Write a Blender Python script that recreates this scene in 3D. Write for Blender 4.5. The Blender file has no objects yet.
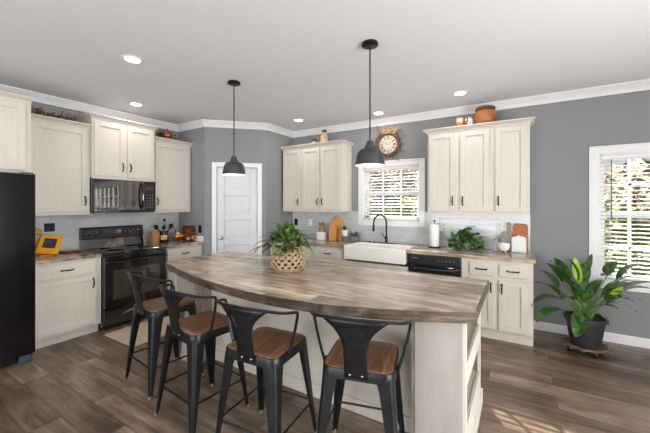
import bpy, bmesh, math, random
from mathutils import Vector, Matrix, Euler
random.seed(7)
R = math.radians
S = bpy.context.scene
COL = S.collection

# ------------------------------------------------------------------ camera
cam_d = bpy.data.cameras.new('camera'); cam = bpy.data.objects.new('camera', cam_d); COL.objects.link(cam)
cam.location = (4.765, -4.55, 1.489); cam.rotation_euler = (R(90), 0, 0.549)
cam_d.sensor_width = 36; cam_d.sensor_fit = 'HORIZONTAL'; cam_d.lens = 318.95 / 650 * 36
cam_d.shift_y = -12.6 / 650; cam_d.clip_start = 0.02
S.camera = cam
# ------------------------------------------------------------------ world, sun, daylight
W = bpy.data.worlds.new('sky'); S.world = W; W.use_nodes = True
nt = W.node_tree; nt.nodes.clear()
sky = nt.nodes.new('ShaderNodeTexSky'); sky.sky_type = 'NISHITA'; sky.sun_disc = False
sky.sun_elevation = R(30); sky.sun_rotation = R(-40); sky.air_density = 1.0; sky.dust_density = 2.5
bg = nt.nodes.new('ShaderNodeBackground'); bg.inputs['Strength'].default_value = 0.10
wo = nt.nodes.new('ShaderNodeOutputWorld')
nt.links.new(sky.outputs[0], bg.inputs[0]); nt.links.new(bg.outputs[0], wo.inputs[0])
sd = bpy.data.lights.new('sun', 'SUN'); sd.energy = 30.0; sd.angle = R(0.5); sd.color = (1, 0.95, 0.88)
sun = bpy.data.objects.new('sun', sd); COL.objects.link(sun)
sun.rotation_euler = Vector((0.85, -1.0, -0.734)).to_track_quat('-Z', 'Y').to_euler()

def area(name, loc, direction, sx, sy, power, color=(1, 1, 1)):
    d = bpy.data.lights.new(name, 'AREA'); d.shape = 'RECTANGLE'; d.size = sx; d.size_y = sy
    d.energy = power; d.color = color
    o = bpy.data.objects.new(name, d); COL.objects.link(o); o.location = loc
    o.rotation_euler = Vector(direction).to_track_quat('-Z', 'Y').to_euler()
    return o
# added fill lamps at unseen side and rear windows, tilted up to brighten ceiling
area('side_window_fill', (7.46, -3.9, 1.3), (-1, 0, 0.35), 2.6, 2.1, 205, (1, 0.985, 0.96))
area('rear_window_fill', (3.4, -7.96, 1.35), (0, 1, 0.40), 4.2, 2.1, 170, (0.99, 0.985, 0.97))
S.view_settings.view_transform = 'Standard'; S.view_settings.look = 'None'
S.view_settings.gamma = 1; S.view_settings.exposure = 0.24
S.view_settings.use_curve_mapping = False

# ------------------------------------------------------------------ materials
def srgb(r, g, b):
    f = lambda c: c / 12.92 if c <= .04045 else ((c + .055) / 1.055) ** 2.4
    return (f(r / 255), f(g / 255), f(b / 255), 1)
class Mat:
    def __init__(s, name, col=(.8, .8, .8, 1), rough=.5, metal=0, spec=.5):
        s.m = bpy.data.materials.new(name); s.m.use_nodes = True; s.nt = s.m.node_tree
        s.b = s.nt.nodes['Principled BSDF']; s.b.inputs['Base Color'].default_value = col
        s.b.inputs['Roughness'].default_value = rough; s.b.inputs['Metallic'].default_value = metal
        s.b.inputs['Specular IOR Level'].default_value = spec
    def n(s, t, **k):
        n = s.nt.nodes.new('ShaderNode' + t)
        for a, v in k.items():
            if a in n.inputs: n.inputs[a].default_value = v
            else: setattr(n, a, v)
        return n
    def l(s, a, b): s.nt.links.new(a, b)
    def coords(s, scale=(1, 1, 1), rot=(0, 0, 0), loc=(0, 0, 0)):
        tc = s.n('TexCoord'); mp = s.n('Mapping'); mp.inputs['Scale'].default_value = scale
        mp.inputs['Rotation'].default_value = rot; mp.inputs['Location'].default_value = loc
        s.l(tc.outputs['Object'], mp.inputs[0]); return mp.outputs[0]
    def noise(s, vec, scale=5, detail=4, rough=.5, dist=0):
        n = s.n('TexNoise'); n.inputs['Scale'].default_value = scale; n.inputs['Detail'].default_value = detail
        n.inputs['Roughness'].default_value = rough; n.inputs['Distortion'].default_value = dist
        s.l(vec, n.inputs['Vector']); return n.outputs['Fac']
    def ramp(s, fac, stops):
        r = s.n('ValToRGB'); e = r.color_ramp.elements
        while len(e) < len(stops): e.new(.5)
        for i, (p, c) in enumerate(stops): e[i].position = p; e[i].color = c
        s.l(fac, r.inputs[0]); return r.outputs[0]
    def mix(s, fac, a, b, bt='MIX'):
        m = s.n('Mix'); m.data_type = 'RGBA'; m.blend_type = bt
        for v, i in ((fac, 0), (a, 6), (b, 7)):
            if hasattr(v, 'links'): s.l(v, m.inputs[i])
            else: m.inputs[i].default_value = v
        return m.outputs[2]
    def base(s, c): s.l(c, s.b.inputs['Base Color']); return s
    def bump(s, h, strength=.2, dist=.01):
        b = s.n('Bump'); b.inputs['Strength'].default_value = strength; b.inputs['Distance'].default_value = dist
        s.l(h, b.inputs['Height']); s.l(b.outputs[0], s.b.inputs['Normal']); return s

def noisy(name, c1, c2, scale=8, rough=.5, metal=0, mscale=(1, 1, 1), bump=0, spec=.5, detail=4, lo=.35, hi=.65):
    M = Mat(name, c1, rough, metal, spec); f = M.noise(M.coords(mscale), scale, detail)
    M.base(M.ramp(f, [(lo, c1), (hi, c2)]))
    if bump: M.bump(f, bump)
    return M.m
def emit(name, col, strength):
    M = Mat(name, col); M.b.inputs['Emission Color'].default_value = col; M.b.inputs['Emission Strength'].default_value = strength
    return M.m

wall_m = noisy('grey_wall_paint', srgb(137, 138, 141), srgb(140, 141, 144), 40, .75, spec=.25)
ceil_m = noisy('ceiling_paint', srgb(225, 227, 231), srgb(228, 230, 234), 30, .9, spec=.2)
trim_m = noisy('white_trim_paint', srgb(226, 227, 229), srgb(230, 231, 233), 20, .4)
door_m = noisy('white_door_paint', srgb(212, 213, 216), srgb(217, 218, 221), 20, .4)
cab_m = noisy('cream_washed_cabinet', srgb(203, 197, 188), srgb(209, 203, 194), 9, .5, mscale=(7, 7, .5), detail=6)
cabdark_m = noisy('cabinet_interior', srgb(170, 160, 148), srgb(185, 176, 164), 9, .6, mscale=(6, 6, .5))
end_m = noisy('island_end_panel', srgb(158, 152, 145), srgb(174, 168, 161), 5, .5, mscale=(2, 2, .5), detail=6)
post_m = noisy('weathered_trim_strip', srgb(120, 108, 98), srgb(160, 148, 138), 9, .6, mscale=(6, 6, .6))
bronze_m = noisy('dark_bronze', srgb(40, 34, 30), srgb(56, 48, 42), 20, .4, .7)
blackm = noisy('matte_black_metal', srgb(26, 27, 29), srgb(34, 35, 37), 20, .38, .6)
stool_m = noisy('black_stool_metal', srgb(30, 31, 33), srgb(39, 40, 42), 12, .36, .55)
shade_m = noisy('charcoal_pendant_shade', srgb(52, 53, 55), srgb(62, 63, 65), 15, .45, .2)
shadein_m = noisy('white_shade_inside', srgb(232, 230, 225), srgb(238, 236, 231), 15, .5)
applblack = noisy('gloss_black_appliance', srgb(10, 10, 11), srgb(13, 13, 14), 6, .10)
applblack.node_tree.nodes['Principled BSDF'].inputs['Coat Weight'].default_value = .6
fridge_m = noisy('black_fridge_enamel', srgb(9, 9, 10), srgb(13, 13, 14), 60, .14, bump=.02)
blackglass = noisy('black_glass', srgb(14, 14, 16), srgb(18, 17, 18), 6, .04, spec=1.0)
blackglass.node_tree.nodes['Principled BSDF'].inputs['Coat Weight'].default_value = 1
blackglass.node_tree.nodes['Principled BSDF'].inputs['Coat IOR'].default_value = 1.8
ovenglass = noisy('oven_window_glass', srgb(44, 37, 31), srgb(58, 48, 40), 3, .05, spec=1.0)
ovenglass.node_tree.nodes['Principled BSDF'].inputs['Coat Weight'].default_value = 1
steel = noisy('brushed_steel', srgb(150, 150, 150), srgb(175, 175, 175), 30, .3, .9)
porcelain = noisy('white_porcelain', srgb(238, 236, 233), srgb(242, 240, 238), 6, .15)
plastic_w = noisy('white_plastic', srgb(228, 228, 226), srgb(234, 234, 232), 10, .4)
rubber_m = noisy('grey_foot_rubber', srgb(92, 82, 72), srgb(120, 110, 98), 10, .7)
bluegrey_m = noisy('blue_grey_plastic', srgb(48, 60, 78), srgb(56, 68, 86), 10, .4)

def wood(name, cols, mscale, scale=4, rough=.45, dist=.6):
    M = Mat(name, cols[0], rough); v = M.coords(mscale)
    f = M.noise(v, scale, 8, .6, dist)
    n = len(cols); M.base(M.ramp(f, [(.25 + .5 * i / (n - 1), c) for i, c in enumerate(cols)])); M.bump(f, .08)
    return M.m
seatwood = wood('walnut_stained_seat', [srgb(68, 45, 31), srgb(116, 81, 57), srgb(150, 114, 84)], (16, 1.6, 3), 2.4, .3)
boardwood = wood('honey_board_wood', [srgb(190, 130, 62), srgb(214, 158, 86), srgb(226, 176, 106)], (9, 9, 1), 3)
orangewood = wood('orange_board_wood', [srgb(150, 84, 30), srgb(190, 114, 48)], (9, 9, 1), 3)
greywood = wood('grey_board_wood', [srgb(128, 120, 112), srgb(160, 150, 142)], (9, 9, 1), 3)
darkwood = wood('dark_board_wood', [srgb(66, 38, 26), srgb(96, 58, 40)], (2, 2, 6), 3)
oakblock = wood('oak_block_wood', [srgb(150, 102, 62), srgb(186, 136, 90)], (9, 9, 1), 3)
twig_m = noisy('brown_twigs', srgb(72, 48, 32), srgb(126, 92, 62), 30, .8)
straw_m = noisy('straw', srgb(176, 132, 78), srgb(208, 168, 112), 60, .8)

def planks(name, width, length, cols, gap, rough, tilt=0, mortar=.0015, streak=(1.2, 14, 14), dark=.35, coat=0, seed=0.0):
    M = Mat(name, cols[0], rough)
    v = M.coords((1, 1, 1), loc=(seed, seed * .37, 0))
    br = M.n('TexBrick'); br.offset = .37; br.offset_frequency = 2; br.squash = 1
    br.inputs['Scale'].default_value = 1; br.inputs['Brick Width'].default_value = length; br.inputs['Row Height'].default_value = width
    br.inputs['Mortar Size'].default_value = mortar; br.inputs['Mortar Smooth'].default_value = .1; br.inputs['Bias'].default_value = 0
    br.inputs['Color1'].default_value = (0, 0, 0, 1); br.inputs['Color2'].default_value = (1, 1, 1, 1); br.inputs['Mortar'].default_value = (.5, .5, .5, 1)
    M.l(v, br.inputs['Vector'])
    # grain shifted per plank
    sc = M.n('VectorMath'); sc.operation = 'SCALE'; sc.inputs['Scale'].default_value = 13.7; M.l(br.outputs['Color'], sc.inputs[0])
    ad = M.n('VectorMath'); ad.operation = 'ADD'; M.l(v, ad.inputs[0]); M.l(sc.outputs[0], ad.inputs[1])
    mp = M.n('Mapping'); mp.inputs['Scale'].default_value = streak; M.l(ad.outputs[0], mp.inputs[0])
    f = M.noise(mp.outputs[0], 1.0, 8, .62, .8)
    mp2 = M.n('Mapping'); mp2.inputs['Scale'].default_value = (streak[0] * 1.3, streak[1] * .25, 3); M.l(ad.outputs[0], mp2.inputs[0])
    f2 = M.noise(mp2.outputs[0], 1.0, 3, .5, .5)
    n = len(cols)
    c = M.ramp(f, [(.28 + .44 * i / (n - 1), k) for i, k in enumerate(cols)])
    tone = M.ramp(br.outputs['Color'], [(0, (.62, .61, .60, 1)), (.5, (.93, .92, .91, 1)), (1, (1.18, 1.16, 1.14, 1))])
    c = M.mix(1.0, c, tone, 'MULTIPLY')
    t2 = M.ramp(f2, [(.36, (.58, .56, .54, 1)), (.6, (1.1, 1.09, 1.08, 1))])
    c = M.mix(.85, c, t2, 'MULTIPLY')
    c = M.mix(br.outputs['Fac'], c, (gap[0], gap[1], gap[2], 1))
    M.base(c); M.bump(f, .06)
    M.b.inputs['Coat Weight'].default_value = coat; M.b.inputs['Coat Roughness'].default_value = .2
    return M.m
floor_m = planks('vinyl_plank_floor', .19, 1.25, [srgb(82, 68, 57), srgb(122, 104, 89), srgb(156, 138, 121)], srgb(60, 50, 42), .30, streak=(1.6, 15, 15))
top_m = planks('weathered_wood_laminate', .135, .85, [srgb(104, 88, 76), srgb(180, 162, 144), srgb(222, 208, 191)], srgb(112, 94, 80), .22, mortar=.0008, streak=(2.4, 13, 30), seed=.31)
edge_m = planks('shade_darkened_edge_wood', .135, .85, [srgb(46, 39, 33), srgb(86, 74, 64), srgb(134, 119, 105)], srgb(60, 50, 44), .4, mortar=.0, streak=(6, 6, 34), seed=.6)  # knotty brown edge wood, darkened further to paint in the vertical face's shade
tile_M = Mat('glossy_glass_tile', srgb(178, 188, 192), .09, 0, .7)
def tiles():
    M = tile_M; tc = M.n('TexCoord'); sp = M.n('SeparateXYZ'); cb = M.n('CombineXYZ')
    M.l(tc.outputs['Object'], sp.inputs[0]); M.l(sp.outputs['X'], cb.inputs['X']); M.l(sp.outputs['Z'], cb.inputs['Y'])
    br = M.n('TexBrick'); br.inputs['Scale'].default_value = 1; br.inputs['Brick Width'].default_value = .152; br.inputs['Row Height'].default_value = .076
    br.inputs['Mortar Size'].default_value = .0022; br.inputs['Mortar Smooth'].default_value = .3
    br.inputs['Color1'].default_value = srgb(184, 190, 193); br.inputs['Color2'].default_value = srgb(193, 199, 201); br.inputs['Mortar'].default_value = srgb(206, 211, 213)
    M.l(cb.outputs[0], br.inputs['Vector']); M.base(br.outputs['Color'])
    nz = M.noise(tc.outputs['Object'], 14, 2)
    mx = M.n('Math'); mx.operation = 'MULTIPLY_ADD'; M.l(br.outputs['Fac'], mx.inputs[0]); mx.inputs[1].default_value = -1.2; M.l(nz, mx.inputs[2])
    M.bump(mx.outputs[0], .35, .004)
tiles(); tile_m = tile_M.m
# window glass: clear, faintly reflecting
G = bpy.data.materials.new('window_glass'); G.use_nodes = True; gn = G.node_tree; gn.nodes.clear()
go = gn.nodes.new('ShaderNodeOutputMaterial'); gm = gn.nodes.new('ShaderNodeMixShader'); gt = gn.nodes.new('ShaderNodeBsdfTransparent')
gg = gn.nodes.new('ShaderNodeBsdfGlossy'); gg.inputs['Roughness'].default_value = .02; gf = gn.nodes.new('ShaderNodeFresnel'); gf.inputs[0].default_value = 1.3
gn.links.new(gf.outputs[0], gm.inputs[0]); gn.links.new(gt.outputs[0], gm.inputs[1]); gn.links.new(gg.outputs[0], gm.inputs[2]); gn.links.new(gm.outputs[0], go.inputs[0])
glass_m = G

# ------------------------------------------------------------------ mesh helpers
class MB:
    def __init__(s): s.v = []; s.f = []; s.mi = []; s.cur = 0
    def add(s, vs, fs):
        o = len(s.v); s.v += [tuple(v) for v in vs]; s.f += [[i + o for i in f] for f in fs]; s.mi += [s.cur] * len(fs); return s
    def box(s, x0, x1, y0, y1, z0, z1, M=None):
        vs = [Vector((x, y, z)) for x in (x0, x1) for y in (y0, y1) for z in (z0, z1)]
        if M: vs = [M @ v for v in vs]
        return s.add(vs, [[0, 1, 3, 2], [4, 6, 7, 5], [0, 4, 5, 1], [2, 3, 7, 6], [0, 2, 6, 4], [1, 5, 7, 3]])
    def tube(s, pts, r, seg=8, cap=True, closed=False):
        pts = [Vector(p) for p in pts]; n = len(pts); rs = r if isinstance(r, (list, tuple)) else [r] * n
        rings = []; prev = None
        for i, p in enumerate(pts):
            if closed: t = pts[(i + 1) % n] - pts[i - 1]
            else: t = pts[min(i + 1, n - 1)] - pts[max(i - 1, 0)]
            t.normalize()
            if prev is None:
                a = Vector((0, 0, 1)) if abs(t.z) < .9 else Vector((1, 0, 0)); u = t.cross(a).normalized()
            else: u = (prev - t * prev.dot(t)).normalized()
            prev = u; w = t.cross(u)
            rings.append([p + (u * math.cos(2 * math.pi * k / seg) + w * math.sin(2 * math.pi * k / seg)) * rs[i] for k in range(seg)])
        vs = [v for rg in rings for v in rg]; fs = []
        m = n if closed else n - 1
        for i in range(m):
            j = (i + 1) % n
            for k in range(seg): fs.append([i * seg + k, i * seg + (k + 1) % seg, j * seg + (k + 1) % seg, j * seg + k])
        if cap and not closed: fs += [list(range(seg))[::-1], [(n - 1) * seg + k for k in range(seg)]]
        return s.add(vs, fs)
    def lathe(s, prof, seg=32, c=(0, 0, 0), M=None, wave=None):
        vs = []; fs = []; n = len(prof)
        for i, (r, z) in enumerate(prof):
            for k in range(seg):
                a = 2 * math.pi * k / seg; rr = r * (wave(a, z) if wave else 1)
                v = Vector((c[0] + rr * math.cos(a), c[1] + rr * math.sin(a), c[2] + z)); vs.append(M @ v if M else v)
        for i in range(n - 1):
            for k in range(seg): fs.append([i * seg + k, i * seg + (k + 1) % seg, (i + 1) * seg + (k + 1) % seg, (i + 1) * seg + k])
        fs += [list(range(seg))[::-1], [(n - 1) * seg + k for k in range(seg)]]
        return s.add(vs, fs)
    def prism(s, poly, z0, z1, M=None):
        n = len(poly); vs = [Vector((x, y, z)) for z in (z0, z1) for x, y in poly]
        if M: vs = [M @ v for v in vs]
        return s.add(vs, [list(range(n))[::-1], [n + i for i in range(n)]] + [[i, (i + 1) % n, n + (i + 1) % n, n + i] for i in range(n)])
    def loft(s, rings, cap=True):
        k = len(rings[0]); vs = [v for r in rings for v in r]; fs = []
        for i in range(len(rings) - 1):
            for j in range(k): fs.append([i * k + j, i * k + (j + 1) % k, (i + 1) * k + (j + 1) % k, (i + 1) * k + j])
        if cap: fs += [list(range(k))[::-1], [(len(rings) - 1) * k + j for j in range(k)]]
        return s.add(vs, fs)
    def ball(s, c, r, sz=(1, 1, 1), seg=16, M=None):
        prof = [(max(r * math.sin(math.pi * i / 10), .0004), -r * math.cos(math.pi * i / 10)) for i in range(11)]
        vs = []; fs = []
        for (q, z) in prof:
            for k in range(seg):
                a = 2 * math.pi * k / seg; v = Vector((q * math.cos(a) * sz[0], q * math.sin(a) * sz[1], z * sz[2]))
                if M: v = M @ v
                vs.append(v + Vector(c))
        for i in range(10):
            for k in range(seg): fs.append([i * seg + k, i * seg + (k + 1) % seg, (i + 1) * seg + (k + 1) % seg, (i + 1) * seg + k])
        return s.add(vs, fs)
    def leaf(s, base, tip, width, droop=.0, fold=.25, n=7, side=None, point=1.0):
        base = Vector(base); tip = Vector(tip); d = tip - base; L = d.length
        u = side if side is not None else d.cross(Vector((0, 0, 1)))
        u = Vector(u)
        if u.length < 1e-5: u = Vector((1, 0, 0))
        u.normalize(); nrm = u.cross(d).normalized(); vs = []; fs = []
        for i in range(n + 1):
            t = i / n; p = base + d * t + nrm * (4 * t * (1 - t) * droop * L)
            w = width * .5 * (math.sin(math.pi * min(1, t ** .85 * 1.0)) ** .62 if 0 < t < 1 else 0.02) * point
            vs += [p - u * w + nrm * w * fold, p - nrm * .0, p + u * w + nrm * w * fold]
        for i in range(n):
            a = i * 3; fs += [[a, a + 1, a + 4, a + 3], [a + 1, a + 2, a + 5, a + 4]]
        return s.add(vs, fs)
    def sweep(s, path, prof, closed=False):
        # path: 2D points; profile (out, z); 'out' points to the right of travel
        n = len(path); P = [Vector((p[0], p[1])) for p in path]; rings = []
        for i in range(n):
            def nr(a, b): d = (b - a).normalized(); return Vector((d.y, -d.x))
            if i == 0: m = nr(P[0], P[1])
            elif i == n - 1: m = nr(P[-2], P[-1])
            else:
                a = nr(P[i - 1], P[i]); b = nr(P[i], P[i + 1]); m = (a + b); m = m / (1 + a.dot(b))
            rings.append([Vector((P[i].x + m.x * o, P[i].y + m.y * o, z)) for o, z in prof])
        return s.loft(rings)
    def build(s, name, mat, parent=None, loc=None, rz=None, smooth=False, bevel=0, sub=0, rot=None, solid=0):
        me = bpy.data.meshes.new(name); me.from_pydata(s.v, [], s.f); me.update()
        bm = bmesh.new(); bm.from_mesh(me); bmesh.ops.recalc_face_normals(bm, faces=bm.faces); bm.to_mesh(me); bm.free()
        mats = mat if isinstance(mat, (list, tuple)) else [mat]
        for m in mats: me.materials.append(m)
        for p, k in zip(me.polygons, s.mi): p.material_index = k
        if smooth:
            for p in me.polygons: p.use_smooth = True
            if smooth != 'all': me.set_sharp_from_angle(angle=R(smooth if smooth is not True else 35))
        o = bpy.data.objects.new(name, me); COL.objects.link(o)
        if parent: o.parent = parent
        if loc: o.location = loc
        if rz is not None: o.rotation_euler = (0, 0, rz)
        if rot: o.rotation_euler = rot
        if solid: k = o.modifiers.new('thickness', 'SOLIDIFY'); k.thickness = solid; k.offset = 0
        if bevel: b = o.modifiers.new('bevel', 'BEVEL'); b.width = bevel; b.segments = 2; b.limit_method = 'ANGLE'; b.angle_limit = R(40); b.harden_normals = False
        if sub: b = o.modifiers.new('sub', 'SUBSURF'); b.levels = sub; b.render_levels = sub
        return o
def tag(o, label=None, cat=None, group=None, kind=None):
    if label: o['label'] = label
    if cat: o['category'] = cat
    if group: o['group'] = group
    if kind: o['kind'] = kind
    return o
def thing(name, label, cat, loc=(0, 0, 0), rz=0, group=None):
    o = bpy.data.objects.new(name, None); COL.objects.link(o); o.location = loc; o.rotation_euler = (0, 0, rz)
    return tag(o, label, cat, group)
def struct(name, mb, m, parent=None, **k):
    o = mb.build(name, m, parent, **k)
    if not parent: o['kind'] = 'structure'
    return o
def sroot(name, loc=(0, 0, 0), rz=0):
    o = bpy.data.objects.new(name, None); COL.objects.link(o); o.location = loc; o.rotation_euler = (0, 0, rz); o['kind'] = 'structure'; return o
def dup(root, loc, rz, label, group=None):
    def cp(o, par):
        c = o.copy(); COL.objects.link(c); c.parent = par
        for ch in list(o.children): cp(ch, c)
        return c
    r = cp(root, None); r.location = loc; r.rotation_euler = (0, 0, rz); r['label'] = label
    if group: r['group'] = group
    return r
def rrect(w, d, r, n=5, cx=0, cy=0):
    pts = []
    for sx, sy, a0 in ((1, 1, 0), (-1, 1, 90), (-1, -1, 180), (1, -1, 270)):
        for i in range(n + 1):
            a = R(a0 + 90 * i / n); pts.append((cx + sx * (w / 2 - r) + r * math.cos(a), cy + sy * (d / 2 - r) + r * math.sin(a)))
    return pts
def arc(cx, cy, r, a0, a1, n): return [(cx + r * math.cos(R(a0 + (a1 - a0) * i / n)), cy + r * math.sin(R(a0 + (a1 - a0) * i / n))) for i in range(n + 1)]

# ------------------------------------------------------------------ room shell
H = 2.76; XR = 7.5; YR = -8.0
struct('floor', MB().box(0, XR, YR, 0, -.12, 0), floor_m)
struct('ceiling', MB().box(-.12, XR + .12, YR - .12, .12, H, H + .12), ceil_m)
def wall_holes(a0, a1, holes):
    """boxes (u0,u1,z0,z1) of a wall with rectangular holes"""
    out = []; u = a0
    for h in sorted(holes):
        out += [(u, h[0], -.12, H), (h[0], h[1], -.12, h[2]), (h[0], h[1], h[3], H)]; u = h[1]
    return out + [(u, a1, -.12, H)]
W1 = (2.68, 3.55, 1.235, 2.055); W2 = (5.505, 7.05, .66, 2.03)
m = MB()
for a, b, z0, z1 in wall_holes(-.12, XR + .12, [W1, W2]): m.box(a, b, 0, .12, z0, z1)
struct('wall_back', m, wall_m)
struct('wall_left', MB().box(-.12, 0, YR, 0, -.12, H), wall_m)
SW = (-5.2, -2.6, .25, 2.35); RW = (1.3, 5.5, .3, 2.4)
m = MB()
for a, b, z0, z1 in wall_holes(YR - .12, 0, [SW]): m.box(XR, XR + .12, a, b, z0, z1)
struct('wall_right', m, wall_m)
m = MB()
for a, b, z0, z1 in wall_holes(-.12, XR, [RW]): m.box(a, b, YR - .12, YR, z0, z1)
struct('wall_front', m, wall_m)
struct('window_3', MB().box(XR + .04, XR + .05, SW[0], SW[1], SW[2], SW[3]), glass_m)
struct('window_4', MB().box(RW[0], RW[1], YR - .05, YR - .04, RW[2], RW[3]), glass_m)
# corner pantry walls
PA = Vector((.656, -1.354)); PB = Vector((1.313, -.712)); DL = (PB - PA).length; DA = math.atan2(PB.y - PA.y, PB.x - PA.x)
struct('wall_pantry_left', MB().prism([(0, -1.354), (.656, -1.354), (.61, -1.24), (0, -1.24)], 0, H), wall_m)
struct('wall_pantry_right', MB().prism([(1.313, -.712), (1.313, 0), (1.2, 0), (1.2, -.67)], 0, H), wall_m)
dw0, dw1, dh = .175, .787, 2.06
wd = sroot('wall_pantry_door', (PA.x, PA.y, 0), DA)
MB().box(0, dw0, 0, .1, 0, H).box(dw1, DL, 0, .1, 0, H).box(dw0, dw1, 0, .1, dh, H).build('wall_panel', wall_m, wd)
# pantry door
d1 = sroot('door_1', (PA.x, PA.y, 0), DA)
m = MB(); m.box(dw0 + .004, dw1 - .004, .035, .055, .01, dh - .004)
rails = [.01, .23, .58, .93, 1.28, 1.63, 1.965]
pz = [(.16, .46), (.55, .85), (.94, 1.24), (1.33, 1.62), (1.71, 1.98)]
x0, x1 = dw0 + .004, dw1 - .004; st = .105
m.box(x0, x0 + st, .012, .037, .01, dh - .004).box(x1 - st, x1, .018, .037, .01, dh - .004)
zz = .01
for a, b in pz + [(dh - .004, 0)]: m.box(x0 + st, x1 - st, .012, .037, zz, a); zz = b
for a, b in pz:
    m.box(x0 + st + .028, x1 - st - .028, .024, .037, a + .028, b - .028)
m.build('door_panel', door_m, d1, bevel=.003)
m = MB()
m.box(dw0 - .07, dw0, -.018, .1, 0, dh + .07).box(dw1, dw1 + .07, -.018, .1, 0, dh + .07).box(dw0, dw1, -.018, .1, dh, dh + .07)
m.build('door_casing', trim_m, d1, bevel=.004)
Mx = Matrix.Translation((x0 + .065, .018, .965)) @ Matrix.Rotation(R(90), 4, 'X')
MB().lathe([(.032, 0), (.03, .008), (.012, .012), (.011, .03), (.026, .04), (.03, .052), (.024, .064), (.008, .068)], 20, M=Mx).build('door_knob', steel, d1, smooth=True)
for z in (.25, 1.05, 1.80): MB().box(x1 - .006, x1 + .008, .006, .03, z, z + .09).build('hinge', steel, d1)

crown = [(0, H), (0, H - .095), (.012, H - .095), (.018, H - .08), (.028, H - .06), (.05, H - .035), (.062, H - .02), (.072, H - .012), (.072, H)]
struct('trim_1', MB().sweep([(0, YR), (0, -1.354), (.656, -1.354), (1.313, -.712), (1.313, 0), (XR, 0), (XR, YR), (0, YR)], crown), trim_m)
bb = [(0, 0), (.014, 0), (.014, .08), (.008, .095), (0, .097)]
struct('baseboard_back', MB().sweep([(4.885, 0), (XR, 0)], bb), trim_m)
struct('baseboard_right', MB().sweep([(XR, 0), (XR, YR)], bb), trim_m)
struct('baseboard_front', MB().sweep([(XR, YR), (0, YR)], bb), trim_m)
struct('baseboard_left', MB().sweep([(0, YR), (0, -4.45)], bb), trim_m)

# windows on the back wall
def window(n, w, casing_w, cols, slat_z0, rail_z, apron=False):
    x0, x1, z0, z1 = w; r = sroot('window_%d' % n)
    cw = casing_w; y = -.018
    m = MB().box(x0 - cw, x0, y, 0, z0 - cw, z1 + cw).box(x1, x1 + cw, y, 0, z0 - cw, z1 + cw).box(x0, x1, y, 0, z1, z1 + cw).box(x0, x1, y, 0, z0 - cw, z0)
    m.box(x0 - cw, x1 + cw, y - .012, 0, z1 + cw - .012, z1 + cw)
    m.build('casing', trim_m, r, bevel=.003)
    MB().box(x0, x0 + .012, 0, .12, z0, z1).box(x1 - .012, x1, 0, .12, z0, z1).box(x0, x1, 0, .12, z1 - .012, z1).box(x0, x1, 0, .12, z0, z0 + .012).build('jamb', trim_m, r)
    # sashes
    m = MB(); f = .045; a, b = x0 + .012, x1 - .012; yy0, yy1 = .075, .105
    m.box(a, a + f, yy0, yy1, z0 + .012, z1 - .012).box(b - f, b, yy0, yy1, z0 + .012, z1 - .012)
    m.box(a, b, yy0, yy1, z1 - .012 - f, z1 - .012).box(a, b, yy0, yy1, z0 + .012, z0 + .012 + f + .01).box(a, b, yy0 - .01, yy1, rail_z - .028, rail_z + .028)
    for k in range(1, cols): xx = a + (b - a) * k / cols; m.box(xx - .011, xx + .011, yy0 + .005, yy1 - .005, z0, z1)
    for za, zb in ((z0, rail_z), (rail_z, z1)): zz = (za + zb) / 2; m.box(a, b, yy0 + .005, yy1 - .005, zz - .011, zz + .011)
    m.build('sash', trim_m, r)
    MB().box(a + .02, b - .02, .088, .092, z0 + .03, z1 - .03).build('glass_pane', glass_m, r)
    return r
window(1, W1, .078, 3, 0, 1.655)
window(2, W2, .09, 6, 0, 1.365)
def blind(w, label, bottom, pitch=.045, sw=.043, wand=None, tilt=R(13)):
    x0, x1, z0, z1 = w; t = thing('window_blind', label, 'blind', ((x0 + x1) / 2, .04, z0), 0)
    hw = (x1 - x0) / 2 - .018; h = z1 - z0
    MB().box(-hw, hw, -.028, .028, h - .055, h - .013).build('headrail', plastic_w, t, bevel=.003)
    MB().box(-hw, hw, -.024, .024, bottom, bottom + .02).build('bottom_rail', plastic_w, t, bevel=.003)
    m = MB(); z = bottom + .05
    while z < h - .07:
        M = Matrix.Translation((0, 0, z)) @ Matrix.Rotation(tilt, 4, 'X')
        m.box(-hw, hw, -sw / 2, sw / 2, -.0013, .0013, M); z += pitch
    m.build('slats', plastic_w, t)
    m = MB()
    nc = 3 if hw < .6 else 5
    for k in range(nc):
        xx = -hw + .08 + (2 * hw - .16) * k / (nc - 1)
        for yy in (-sw / 2 - .002, sw / 2 + .002): m.tube([(xx, yy, bottom + .01), (xx, yy, h - .05)], .001, 4)
    m.build('ladder_cord', plastic_w, t)
    if wand: MB().tube([(-hw + wand, -.032, h - .06), (-hw + wand, -.034, h - .70)], .0045, 6).build('tilt_wand', noisy('dark_wand', srgb(70, 70, 68), srgb(90, 90, 88)), t)
    return t
blind(W1, 'small white slatted blind in the window above the sink', .02)
blind(W2, 'large white slatted blind in the window behind the floor plant', .02, wand=.085)

# backsplash
m = MB().box(1.315, 2.602, -.008, 0, .914, 1.37).box(2.602, 3.628, -.008, 0, .914, 1.157).box(3.628, 4.868, -.008, 0, .914, 1.37)
struct('trim_2', m, tile_m)['label'] = 'glossy pale blue grey subway tile backsplash on the sink wall'
o = struct('trim_3', MB().box(-3.40, -1.356, -.008, 0, .914, 1.37).box(-2.742, -1.968, -.008, 0, 1.3, 1.80), tile_m); o.rotation_euler = (0, 0, R(90)); o['label'] = 'glossy pale subway tile backsplash behind the range'

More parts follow.
